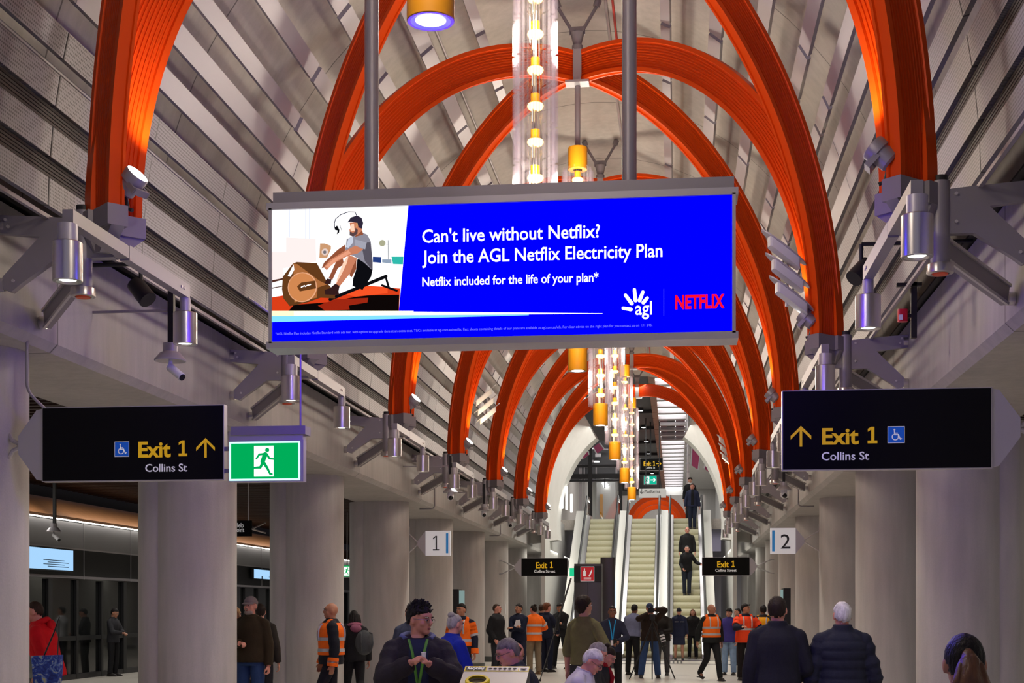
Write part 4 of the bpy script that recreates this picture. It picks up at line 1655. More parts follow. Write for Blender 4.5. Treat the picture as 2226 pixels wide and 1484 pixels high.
# glass lift and black steel frame on the left
t = thing('glass_lift', 'glass lift with black steel frame left of the escalators, upper level', 'lift', W(1300, 1127, 60.0))
m = MB()
def vbar(u, v0, v1, w, Y=60.0):
    a, b = W(u, v0, Y), W(u, v1, Y)
    m.box((a.x, Y, (a.z + b.z) / 2), (w, .2, abs(a.z - b.z)), M_BLACK)
def hbar(u0, u1, v, w, Y=60.0):
    a, b = W(u0, v, Y), W(u1, v, Y)
    m.box(((a.x + b.x) / 2, Y + .1, a.z), (b.x - a.x, .16, w), M_BLACK)
vbar(1283, 960, 1127, .17); vbar(1349, 1030, 1127, .15); vbar(1315, 1040, 1060, .05)
hbar(1226, 1350, 1035, .20); hbar(1226, 1350, 1013, .10); hbar(1226, 1350, 1045, .06)
m.build('steel_frame', M_BLACK, t, smooth=0)
m = MB()
for u, w in ((1262, .12), (1270, .05), (1296, .05), (1340, .08)):
    a, b = W(u, 1010, 60.3), W(u, 1127, 60.3)
    m.box((a.x, 60.3, (a.z + b.z) / 2), (w, .1, abs(a.z - b.z)), M_LGREY)
m.build('mullions', M_LGREY, t, smooth=0)
m = MB()
a, b = W(1296, 1048, 61.4), W(1340, 1127, 61.4)
m.box(((a.x + b.x) / 2, 61.4, (a.z + b.z) / 2), (b.x - a.x, .06, a.z - b.z), mat('lift_car', (.45, .45, .46), .3, .4))
m.build('car', None, t, smooth=0)
m = MB()
a, b = W(1304, 1074, 61.3), W(1310.5, 1124, 61.3)
m.box(((a.x + b.x) / 2, 61.3, (a.z + b.z) / 2), (b.x - a.x, .05, a.z - b.z), M_YEL)
m.build('yellow_panel', M_YEL, t, smooth=0)
m = MB()
a, b = W(1286, 1042, 60.05), W(1347, 1127, 60.05)
m.add([(a.x, 60.05, b.z), (b.x, 60.05, b.z), (b.x, 60.05, a.z), (a.x, 60.05, a.z)], [(0, 1, 2, 3)], M_EGLASS)
m.build('glass', M_EGLASS, t, smooth=0)
m = MB()
for u, v in ((1314, 1051), (1316, 1054), (1318, 1058), (1294, 975), (1297, 1004)):
    p = W(u, v, 61.0); m.cyl((p.x, p.y, p.z), (p.x, p.y, p.z + .04), .12, None, M_DISC, 10)
m.build('lamps', M_DISC, t)
m = MB()
a, b = W(1224, 960, 63), W(1352, 1046, 63)
m.box(((a.x + b.x) / 2, 63, (a.z + b.z) / 2), (b.x - a.x + .6, .1, a.z - b.z), mat('lift_dark_wall', (.05, .05, .055), .4))
for k in range(9):
    m.box((a.x + .32 * k, 62.6, a.z - .15 - .13 * (k * 5 % 7)), (.26, .1, .05 + .05 * (k % 3)), M_LGREY if k % 2 else M_GREY)
m.build('back_wall', None, t, smooth=0)
for k, (u, v0, v1) in enumerate(((1222, 1066, 1105), (1231.5, 1057, 1107), (1242, 1074, 1113))):
    a, b = W(u, v0, 48.9), W(u, v1, 48.9)
    m = MB(); m.cyl(a, b, .036, None, emis('tube_lamp', (1, .98, .92), 7), 12)
    tag(m.build('tube_lamp', None), '%s of three upright white tube lamps left of the escalators' % ('leftmost', 'middle, topmost', 'rightmost')[k], 'light', 'upright tube lamps')

# orange arches over the passage beyond the landing
m0 = []
for k, (ro, ri, Y) in enumerate(((1.50, 1.26, 70.0), (1.34, 1.10, 71.2), (1.16, .94, 72.4))):
    m = MB()
    vs_, fs = [], []
    NA = 32
    for j in range(NA + 1):
        a = PI * j / NA
        for r in (ro, ri):
            for y in (Y, Y + .35):
                vs_.append((.27 + r * math.cos(a), y, 5.78 + r * math.sin(a)))
    for j in range(NA):
        a = 4 * j
        fs += [(a, a + 2, a + 6, a + 4), (a, a + 4, a + 5, a + 1), (a + 2, a + 3, a + 7, a + 6), (a + 1, a + 5, a + 7, a + 3)]
    m.add(vs_, fs, M_ORANGE)
    for sg in (-1, 1):
        m.box((.27 + sg * (ro + ri) / 2, Y + .175, 5.78 - .35), (ro - ri, .35, .7), M_ORANGE)
    tag(m.build('passage_arch', M_ORANGE), ('outer', 'middle', 'inner')[k] + ' orange arch over the passage beyond the escalator landing', 'arch', 'passage arches')
m = MB(); m.box((.27, 76, 6.2), (5, .2, 3), M_WHITEWALL); struct(m.build('wall_passage', M_WHITEWALL, smooth=0))
# signs above the landing
Yq = 63.5
t, fc = blade_sign('direction_sign', 'tiny black exit sign with right arrow hung above the landing', SG, 1391, 1441, 995, 995, 1022, 1022, Yq, 1)
for ch in list(t.children):
    if ch.name.startswith(('arm', 'end_plate')):
        bpy.data.objects.remove(ch)
exit_one(fc, W(1399, 1012, Yq - .003), W(1424, 1012, Yq - .003), .20)
arrow(fc, W(1432, 1007.5, Yq - .003), .24, PI / 2)
fit_text('lettering', 'Collins St', W(1403, 1018, Yq - .003), W(1424, 1018, Yq - .003), .085, M_SIGNWHITE, fc, .01)
m = MB(); p = W(1414, 995, Yq); m.box((p.x, Yq + .04, (p.z + 10) / 2), (.06, .06, 10 - p.z), M_BLACK); m.build('hanger', M_BLACK, t, smooth=0)
Yq = 64.0
t = thing('exit_light', 'small green exit light with arrow, hung above the landing', 'sign', W(1414, 1043, Yq))
a, b = W(1400, 1034, Yq), W(1427, 1052, Yq)
m = MB(); m.box(((a.x + b.x) / 2, Yq + .05, (a.z + b.z) / 2), (b.x - a.x + .04, .1, a.z - b.z + .04), M_GREY); m.build('housing', M_GREY, t, smooth=0)
m = MB()
c = Vector(((a.x + b.x) / 2, Yq - .002, (a.z + b.z) / 2)); hx, hz = (b.x - a.x) / 2, (a.z - b.z) / 2
TEAL = emis('exit_teal', (.01, .50, .32), 1.0)
flat_poly(m, [c + Vector((i * hx, 0, j * hz)) for i, j in ((-1, -1), (1, -1), (1, 1), (-1, 1))], TEAL)
flat_poly(m, [c + Vector((i * hx, 0, j * hz)) for i, j in ((-.85, -.8), (-.15, -.8), (-.15, .8), (-.85, .8))], M_EWHITE, .002)
running_man(m, c + Vector((-.5 * hx, 0, 0)), hz * 1.5, TEAL, .004)
for p, q in (((.1, 0), (.8, 0)), ((.55, .4), (.8, 0)), ((.55, -.4), (.8, 0))):
    stroke(m, c + Vector((p[0] * hx, 0, p[1] * hz)), c + Vector((q[0] * hx, 0, q[1] * hz)), .022, .022, M_EWHITE, .004)
m.build('panel', None, t, smooth=0)
m = MB(); m.box((c.x, Yq + .05, (a.z + 10) / 2), (.04, .04, 10 - a.z), M_BLACK); m.build('hanger', M_BLACK, t, smooth=0)
Yq = 62.0
t = thing('platforms_sign', 'pale grey sign with a down arrow over the escalator landing', 'sign', W(1418, 1071, Yq))
a, b = W(1389, 1062, Yq), W(1448, 1081, Yq)
m = MB(); m.box(((a.x + b.x) / 2, Yq + .05, (a.z + b.z) / 2), (b.x - a.x, .1, a.z - b.z), mat('pale_sign', (.62, .62, .60), .5)); bd = m.build('board', None, t, smooth=0)
fit_text('lettering', 'Platforms', W(1401, 1071, Yq - .002), W(1435, 1071, Yq - .002), .135, M_NUM, bd, .01)
m = MB()
c = W(1395, 1067.5, Yq - .002)
for p, q in (((0, .10), (0, -.10)), ((-.07, -.03), (0, -.10)), ((.07, -.03), (0, -.10))):
    stroke(m, c + Vector((p[0], 0, p[1])), c + Vector((q[0], 0, q[1])), .014, .014, M_NUM, .003)
m.build('down_arrow', M_NUM, bd, smooth=0)
m = MB(); m.box((a.x + .3, Yq + .05, (a.z + 10) / 2), (.04, .04, 10 - a.z), M_BLACK); m.box((b.x - .3, Yq + .05, (a.z + 10) / 2), (.04, .04, 10 - a.z), M_BLACK); m.build('hanger', M_BLACK, t, smooth=0)
for y in (52, 60, 70, 84):
    light('shaft_fill', 'AREA', (-.8, y, 9.8), 140, (1, .97, .93), rot=(0, 0, 0), size=2.2)  # added fill to brighten the shaft, not a lamp of the ceiling
light('foot_fill', 'AREA', (0, 46.5, 8.3), 460, (1, .98, .88), rot=(R(-15), 0, 0), size=3.5)  # added fill that whitens the escalator decks, no lamp hangs here

# floor markings and gratings near the escalators
m = MB()
for k in range(5):
    a, b = W(1478 + 5.2 * k, 1438, 45), W(1478 + 5.2 * k, 1460, 45)
    x = a.x
    m.box((.92 + .12 * k, 43.1, .004), (.05, 2.0, .008), M_DARK)
    m.box((-.95 + .12 * k, 40.4, .004), (.05, 1.6, .008), M_DARK)
m.box((0, 41.6, .004), (6.4, .10, .008), M_DARK)
m.box((0, 44.25, .004), (6.4, .06, .008), M_DARK)
struct(m.build('floor_markings', M_DARK, smooth=0))
# ------------------------------------------------------------------ side platforms with glass screen doors
M_PSD = mat('dark_glass', (.012, .013, .013), .06, spec=.9)
M_FASC = mat('fascia_metal', (.30, .30, .31), .4, .3)
M_WOOD = mat('brown_soffit', (.20, .085, .03), .5, var=.15, vscale=6)
M_BROWN = mat('dark_brown_ceiling', (.045, .022, .016), .6)
M_LED = emis('led_line', (1, .93, .85), 5)
for sgn in (-1, 1):
    n_ = SIDE[sgn]
    X = 12.6
    m = MB()
    m.box((sgn * (X + .06), 32, 1.2), (.04, 70, 2.4), M_PSD)
    m.box((sgn * (X + .02), 32, 2.68), (.05, 70, .68), M_BLACK)
    m.box((sgn * (X + .0), 32, 3.32), (.10, 70, .60), M_FASC)
    m.box((sgn * (X + .02), 32, .06), (.1, 70, .12), M_DARK)
    m.box((sgn * (X + .3), 32, 4.0), (.2, 70, 1.2), M_BLACK)
    struct(m.build('wall_platform_' + n_, M_PSD, smooth=0))
    m = MB()
    for k in range(46):
        y = 0 + 1.42 * k
        m.box((sgn * (X + .0), y, 1.15), (.07, .11 if k % 3 else .2, 2.3), M_BLACK)
        if k % 2 == 0:
            m.box((sgn * (X - .06), y + .3, 3.0), (.012, .015, 1.36), M_LGREY)
    m.box((sgn * X, 32, 2.36), (.09, 70, .06), M_GREY)
    m.box((sgn * X, 32, 3.015), (.12, 70, .03), M_LGREY)
    m.box((sgn * X, 32, .95), (.05, 70, .10), M_BLACK)
    struct(m.build('trim_door_frames_' + n_, M_BLACK, smooth=0))
    m = MB()
    m.box((sgn * 12.3, 32, 3.665), (.5, 70, .03), M_FASC)
    m.box((sgn * 12.0, 32, 3.80), (.9, 70, .06), M_WOOD, (0, -sgn * .55, 0))
    struct(m.build('trim_soffit_' + n_, M_WOOD, smooth=0))
    m = MB()
    m.box((sgn * 12.42, 32, 3.64), (.05, 70, .03), M_LED)
    tag(m.build('strip_lamp', M_LED, smooth=0), 'long white strip lamp above the %s platform doors' % n_, 'light')
    m = MB()
    m.box((sgn * 8.7, 32, 4.5), (7.6, 70, .1), M_BROWN)
    for k in range(180):
        m.box((sgn * 8.7, 12 + .28 * k, 4.38), (7.5, .09, .16), M_BROWN)
    struct(m.build('ceiling_platform_' + n_, M_BROWN, smooth=0))
m = MB()
m.box((0, 61.5, 2.0), (25.5, .3, 4.2), M_WHITEWALL)
struct(m.build('wall_far', M_WHITEWALL, smooth=0))

# information displays on the door header
S_PALE = emis('display_pale_blue', (.40, .68, 1), 1.0)
def display(label, y0, y1, z0, z1, lines):
    t = thing('display', label, 'screen', (-12.53, (y0 + y1) / 2, z0), 0, 'platform displays')
    m = MB(); m.box((-12.5, (y0 + y1) / 2, (z0 + z1) / 2), (.08, y1 - y0 + .06, z1 - z0 + .06), M_BLACK); m.build('case', M_BLACK, t, smooth=0)
    m = MB(); m.box((-12.455, (y0 + y1) / 2, (z0 + z1) / 2), (.006, y1 - y0, z1 - z0), S_PALE); sc_ = m.build('picture', S_PALE, t, smooth=0)
    m = MB()
    for k in range(lines):
        m.box((-12.45, y1 - (y1 - y0) * (.22 + .06 * (k % 2)), z0 + (z1 - z0) * (.15 + .1 * k)), (.004, (y1 - y0) * .3, .016), mat('display_ink', (.02, .05, .12), .5))
    m.box((-12.45, y0 + (y1 - y0) * .30, z0 + (z1 - z0) * .13), (.004, .1, .1), mat('display_ink', (.02, .05, .12), .5))
    m.build('timetable_text', None, sc_, smooth=0)
    return t


display('pale blue platform display above the doors, beside the nearest left column', 27.2, 30.75, 2.50, 2.96, 4)
display('small pale blue display seen between the second and third left columns', 44.6, 47.5, 2.62, 2.92, 3)
t = thing('help_sign', 'dark sign reading Help Point between two left columns', 'sign', W(530, 1165, 24.5))
a, b = W(505, 1131, 24.5), W(546, 1165, 24.5)
m = MB(); m.box(((a.x + b.x) / 2, 24.53, (a.z + b.z) / 2), (b.x - a.x, .06, a.z - b.z), M_SIGN); m.build('board', M_SIGN, t, smooth=0)
fit_text('lettering', 'Help', W(511, 1146, 24.498), W(530, 1145.5, 24.498), .085, M_SIGNWHITE, t, .01)
fit_text('lettering', 'Point', W(510, 1156, 24.498), W(531, 1155.5, 24.498), .085, M_SIGNWHITE, t, .01)
m = MB()
for dv in (1136, 1158):
    m.tube([b + Vector((0, .03, .13)), W(577, dv, 25.2)], .015, M_LGREY, 6)
q_ = W(540, 1132, 24.53); m.tube([q_, Vector((q_.x, q_.y, 4.46))], .012, M_LGREY, 6)
m.build('arm', M_LGREY, t)
Yq = 38.0
a, b = W(744, 1229, Yq), W(764, 1253, Yq)
t = thing('exit_light', 'green running-man exit light seen between the left columns behind the orange vest', 'sign', ((a.x + b.x) / 2, Yq, b.z))
m = MB(); m.box(((a.x + b.x) / 2, Yq + .04, (a.z + b.z) / 2), (b.x - a.x + .04, .08, a.z - b.z + .04), M_LGREY); m.build('housing', M_LGREY, t, smooth=0)
m = MB(); c = Vector(((a.x + b.x) / 2, Yq - .004, (a.z + b.z) / 2)); hx, hz = (b.x - a.x) / 2, (a.z - b.z) / 2
flat_poly(m, [c + Vector((i * hx, 0, j * hz)) for i, j in ((-1, -1), (1, -1), (1, 1), (-1, 1))], M_EGREEN)
flat_poly(m, [c + Vector((i * hx, 0, j * hz)) for i, j in ((-.7, -.8), (.55, -.8), (.55, .8), (-.7, .8))], M_EWHITE, .002)
running_man(m, c, hz * 1.5, M_EGREEN, .004)
m.build('panel', None, t, smooth=0)
m = MB(); m.cyl((c.x, Yq + .04, a.z), (c.x, Yq + .04, 4.46), .015, None, M_GREY, 6); m.build('hanger', M_GREY, t)
p = W(117, 1158, 24.0)
camera('white platform camera under a flat hood, left of the second left column', p, 'bullet', 4.45)

# dark pylons, totems, bin and benches on the platform
M_PYLON = mat('dark_pylon', (.085, .082, .088), .35, .5)
M_FRED = mat('fire_red', (.62, .02, .03), .45, emit=(.6, .02, .03), es=.12)
a, b = W(1248, 1225, 36.0), W(1308, 1225, 36.0)
t = thing('fire_pylon', 'dark metal pylon with a red fire equipment sign', 'pylon', ((a.x + b.x) / 2, 36, 0))
xc = (a.x + b.x) / 2; w = b.x - a.x
m = MB(); m.rbox((xc, 36.2, a.z / 2), (w, .4, a.z), .04, M_PYLON); m.box((xc, 36.0, a.z / 2 - .2), (.012, .01, a.z - .5), M_BLACK); m.build('cabinet', M_PYLON, t, smooth=30)
za, zb_ = W(1262, 1231, 36).z, W(1292, 1263, 36).z
m = MB(); m.box((xc, 35.99, (za + zb_) / 2), (w, .02, za - zb_ + .02), M_BLACK); hd = m.build('header', M_BLACK, t, smooth=0)
xa, xb = W(1262, 1240, 35.98).x, W(1292, 1240, 35.98).x
m = MB()
YQ = 35.975
flat_poly(m, [Vector((xa, YQ, zb_)), Vector((xb, YQ, zb_)), Vector((xb, YQ, za)), Vector((xa, YQ, za))], M_SIGNWHITE)
flat_poly(m, [Vector((xa + .012, YQ, zb_ + .012)), Vector((xb - .012, YQ, zb_ + .012)), Vector((xb - .012, YQ, za - .012)), Vector((xa + .012, YQ, za - .012))], M_FRED, .002)
c = Vector(((xa + xb) / 2, YQ, (za + zb_) / 2))
flat_poly(m, [c + Vector((x, 0, z)) for x, z in ((-.11, -.06), (-.04, -.06), (-.04, .08), (-.11, .08))], M_SIGNWHITE, .004)
stroke(m, c + Vector((-.075, 0, .08)), c + Vector((-.075, 0, .13)), .015, .015, M_SIGNWHITE, .004)
for k in range(3):
    stroke(m, c + Vector((.05 + .02 * k, 0, -.05 + .04 * k)), c + Vector((.08 + .015 * k, 0, .02 + .04 * k)), .02, .008, M_SIGNWHITE, .004)
for k in range(2):
    stroke(m, c + Vector((-.09, 0, -.10 - .03 * k)), c + Vector((.09, 0, -.10 - .03 * k)), .007, .007, M_SIGNWHITE, .004)
m.build('fire_sign', None, hd, smooth=0)
m = MB(); p0, p1 = W(1238, 1234, 36), W(1249, 1252, 36)
m.box(((p0.x + p1.x) / 2, 36.05, (p0.z + p1.z) / 2), (p1.x - p0.x, .05, p0.z - p1.z), emis('green_lamp', (.02, .6, .28), 1.0)); m.build('green_marker', None, t, smooth=0)
a, b = W(1305, 1211, 38.5), W(1336, 1211, 38.5)
t = thing('info_pylon', 'tall narrow dark metal pylon behind the fire pylon', 'pylon', ((a.x + b.x) / 2, 38.5, 0))
m = MB(); m.rbox(((a.x + b.x) / 2, 38.7, a.z / 2), (b.x - a.x, .4, a.z), .05, M_PYLON); m.build('cabinet', M_PYLON, t)
m = MB(); m.box((b.x + .005, 38.7, 1.9), (.012, .2, 1.0), S_PALE); m.build('side_screen', S_PALE, t, smooth=0)
for lab, u0, u1, us0, us1, v0, Y in (('black information totem against a left column, pale screen beside', 984, 997, 997, 1009, 1280, 33.2), ('black information totem against a right column, behind the man in a dark coat', 1703, 1719, 1697, 1703, 1278, 29.5)):
    a, b = W(u0, v0, Y), W(u1, v0, Y)
    t = thing('info_totem', lab, 'totem', ((a.x + b.x) / 2, Y, 0), 0, 'information totems')
    m = MB(); m.rbox(((a.x + b.x) / 2, Y + .3, a.z / 2), (b.x - a.x, .6, a.z), .02, M_BLACK); m.build('case', M_BLACK, t, smooth=0)
    p, q = W(us0, v0 + 3, Y + .05), W(us1, v0 + 55, Y + .05)
    m = MB(); m.box(((p.x + q.x) / 2, Y + .1, (p.z + q.z) / 2 ), (q.x - p.x, .04, p.z - q.z), emis('totem_screen', (.35, .5, .48), .6)); m.build('screen', None, t, smooth=0)
for lab, u, v0, v1, Y, sg in (('small pale notice plate on a left column above the black jacket', 1042, 1312, 1336, 38.0, 1), ('slim pale notice strip on a left column by the navy jumper', 1097, 1312, 1335, 43.0, 1)):
    a, b = W(u - 2.4, v0, Y), W(u + 2.4, v1, Y)
    m = MB(); m.box(((a.x + b.x) / 2, Y, (a.z + b.z) / 2), (b.x - a.x, .03, a.z - b.z), M_WHITE)
    tag(m.build('notice_plate', M_WHITE, smooth=0), lab, 'sign', 'notice plates')

# recycling bin
Yq = 9.6
a, b = W(1012, 1449, Yq), W(1152, 1449, Yq)
xc, w = (a.x + b.x) / 2, b.x - a.x
zt_ = a.z
t = thing('recycling_bin', 'pale recycling bin with sloping yellow-edged top and yellow ring opening', 'bin', (xc, Yq - .2, 0))
M_BINTOP = mat('bin_top', (.62, .58, .54), .4)
M_BINYEL = mat('bin_yellow', (.75, .58, .01), .4)
top = [Vector((xc - w / 2, Yq, zt_)), Vector((xc + w / 2, Yq, zt_)), Vector((xc + w / 2, Yq - .42, zt_ - .16)), Vector((xc - w / 2, Yq - .42, zt_ - .16))]
m = MB()
low = [Vector((p.x, p.y, .02)) for p in top]
m.add(top + low, [(0, 1, 2, 3), (7, 6, 5, 4), (0, 4, 5, 1), (1, 5, 6, 2), (2, 6, 7, 3), (3, 7, 4, 0)], M_DARK)
m.build('body', M_DARK, t, smooth=0)
def tp(s, q, h=.004):
    """point on the sloping top: s across 0..1, q down the slope 0..1"""
    p = top[0] + (top[1] - top[0]) * s + (top[3] - top[0]) * q
    return p + Vector((0, -.36, .93)) * h
m = MB()
m.add([tp(0, 0), tp(1, 0), tp(1, 1), tp(0, 1)], [(0, 3, 2, 1)], M_BINTOP)
pl = m.build('top_plate', M_BINTOP, t, smooth=0)
m = MB()
m.add([tp(0, 0, .006), tp(1, 0, .006), tp(1, .20, .006), tp(0, .20, .006)], [(0, 3, 2, 1)], M_BINYEL)
m.add([tp(.35, .025, .008), tp(.83, .025, .008), tp(.83, .17, .008), tp(.35, .17, .008)], [(0, 3, 2, 1)], M_BINTOP)
m.add([tp(.845, .025, .008), tp(.99, .025, .008), tp(.99, .17, .008), tp(.845, .17, .008)], [(0, 3, 2, 1)], M_BINTOP)
m.add([tp(.02, .03, .008), tp(.33, .03, .008), tp(.33, .17, .008), tp(.02, .17, .008)], [(0, 3, 2, 1)], M_BLACK)
for k in range(6):
    s = .40 + .075 * k
    m.ell(tp(s, .095, .009), (.012, .02, .004), M_DARK, 10, 6)
m.ell(tp(.915, .095, .009), (.022, .025, .004), M_GREY, 12, 6)
m.build('header_strip', None, pl, smooth=0)
tx = fit_text('lettering', 'Recycling', Vector((0, 0, 0)), Vector((w * .27, 0, 0)), .038, M_SIGNWHITE, None, .012) if False else None
o = text('lettering', 'Recycling', .062, (0, 0, 0), M_SIGNWHITE, None, 'LEFT', .0012, .0006, 1.0, rot=(R(21), 0, 0), skew=.2)
xs_ = [v.co.x for v in o.data.vertices]
o.data.transform(Matrix.Diagonal((w * .26 / (max(xs_) - min(xs_)), 1, 1, 1)))
o.parent = pl
o.location = tp(.045, .145, .011) - world_loc(pl)
m = MB()
c = tp(.27, .62, .0)
nrm = Vector((0, -.36, .93)).normalized()
rotm = nrm.to_track_quat('Z', 'Y').to_matrix().to_4x4()
m.lathe([(.060, .03), (.078, .03), (.084, .022), (.084, 0), (.060, -.05)], (0, 0, 0), M_BINYEL, 28, Matrix.Translation(c) @ rotm)
rg = m.build('ring', M_BINYEL, t)
m = MB(); m.lathe([(0, .006), (.062, .006)], (0, 0, 0), mat('bin_hole', (.06, .05, .02), .6), 24, Matrix.Translation(c) @ rotm); m.build('opening', None, rg)

# benches
def bench(label, p, length, rz, back=True):
    t = thing('bench', label, 'bench', p, rz, 'platform benches')
    m = MB(); m.box((0, 0, .43), (length, .45, .05), M_DARK); m.build('seat', M_DARK, t, local=True, smooth=0)
    for sx in (-1, 1):
        m = MB(); m.box((sx * length * .38, 0, .2), (.05, .36, .41), M_GREY); m.build('leg', M_GREY, t, local=True, smooth=0)
        m = MB(); m.tube([(sx * length * .45, .2, .45), (sx * length * .45, .2, .66), (sx * length * .45, -.18, .66), (sx * length * .45, -.18, .45)], .025, M_LGREY, 8); m.build('armrest', M_LGREY, t, local=True)
    if back:
        m = MB(); m.box((0, .24, .70), (length, .03, .30), M_DARK, (.12, 0, 0)); m.build('backrest', M_DARK, t, local=True, smooth=0)
    return t


p = W(1250, 1500, 14.6); bench('dark bench under the white-haired man and his neighbours', (p.x, 14.7, 0), 2.7, R(80), False)
p = W(1150, 1500, 12.9); bench('dark bench under the grey-haired man bending forward', (p.x, 13.0, 0), 1.6, R(-84), False)
# ------------------------------------------------------------------ people
def at_d(u, d):
    k = (u - CX) / FPX
    r = k * d
    return Vector((CAMX - _s * d + _c * r, _c * d + _s * r))


def cloth(name, col, rough=.8, var=.12):
    return mat('cloth_' + name, col, rough, 0, .25, var=var, vscale=9, bump=.15, bscale=60)


SKIN = {k: mat('skin_' + k, c, .5, 0, .4) for k, c in dict(light=(.58, .29, .20), pink=(.60, .26, .19), tan=(.44, .20, .12), brown=(.24, .10, .055), dark=(.11, .045, .025)).items()}
HAIRC = dict(black=(.012, .010, .010), brown=(.035, .018, .010), dbrown=(.02, .012, .008), red=(.12, .04, .015), grey=(.15, .135, .125), white=(.62, .60, .60), blonde=(.42, .24, .09), lgrey=(.30, .28, .28))
def hairmat(c):
    return mat('hair_' + c, HAIRC[c], .55, 0, .25, var=.35, vscale=30, stretch=(1, 1, .3), bump=.5, bscale=90)


M_EYE = mat('eye_white', (.6, .58, .55), .3)
M_IRIS = mat('eye_dark', (.015, .01, .01), .2)
M_LIP = mat('lips', (.30, .09, .075), .5)
M_SILVER = mat('reflective_tape', (.50, .50, .52), .35, .3)
M_HIVIS = cloth('hivis_orange', (.95, .16, .01), .7, .06)
M_HIRED = cloth('hivis_red', (.92, .065, .012), .7, .06)
M_HIYEL = cloth('hivis_yellow', (.85, .36, .005), .7, .06)
M_FRAME = mat('glasses_frame', (.02, .015, .02), .3)
M_SHOE = mat('shoe_dark', (.02, .016, .015), .5)

TORSO = [(.84, .150, .105), (.92, .172, .118), (1.00, .168, .115), (1.10, .152, .105), (1.22, .160, .112), (1.31, .172, .118), (1.37, .163, .110), (1.42, .128, .092), (1.46, .090, .076), (1.50, .064, .060)]
def interp(tab, z):
    if z <= tab[0][0]:
        return tab[0][1:]
    for a, b in zip(tab, tab[1:]):
        if z <= b[0]:
            t = (z - a[0]) / (b[0] - a[0])
            return tuple(a[i] + (b[i] - a[i]) * t for i in range(1, len(a)))
    return tab[-1][1:]


def remesh(mb, voxel, name, parent, M, smooth=2, mats=None):
    """union of the closed shapes in mb as one continuous skin (coordinates through matrix M)"""
    me = bpy.data.meshes.new(name)
    me.from_pydata(mb.v, [], mb.f)
    src = bpy.data.objects.new(name + '_src', me)
    COL.objects.link(src)
    md = src.modifiers.new('r', 'REMESH')
    md.mode = 'VOXEL'
    md.voxel_size = voxel
    md.use_smooth_shade = True
    if smooth:
        sm = src.modifiers.new('s', 'SMOOTH')
        sm.factor = .5
        sm.iterations = smooth
    dg = bpy.context.evaluated_depsgraph_get()
    out = bpy.data.meshes.new_from_object(src.evaluated_get(dg))
    bpy.data.objects.remove(src)
    bpy.data.meshes.remove(me)
    out.transform(M)
    out.materials.clear()
    for m in (mats or []):
        out.materials.append(m)
    o = bpy.data.objects.new(name, out)
    COL.objects.link(o)
    o.parent = parent
    return o


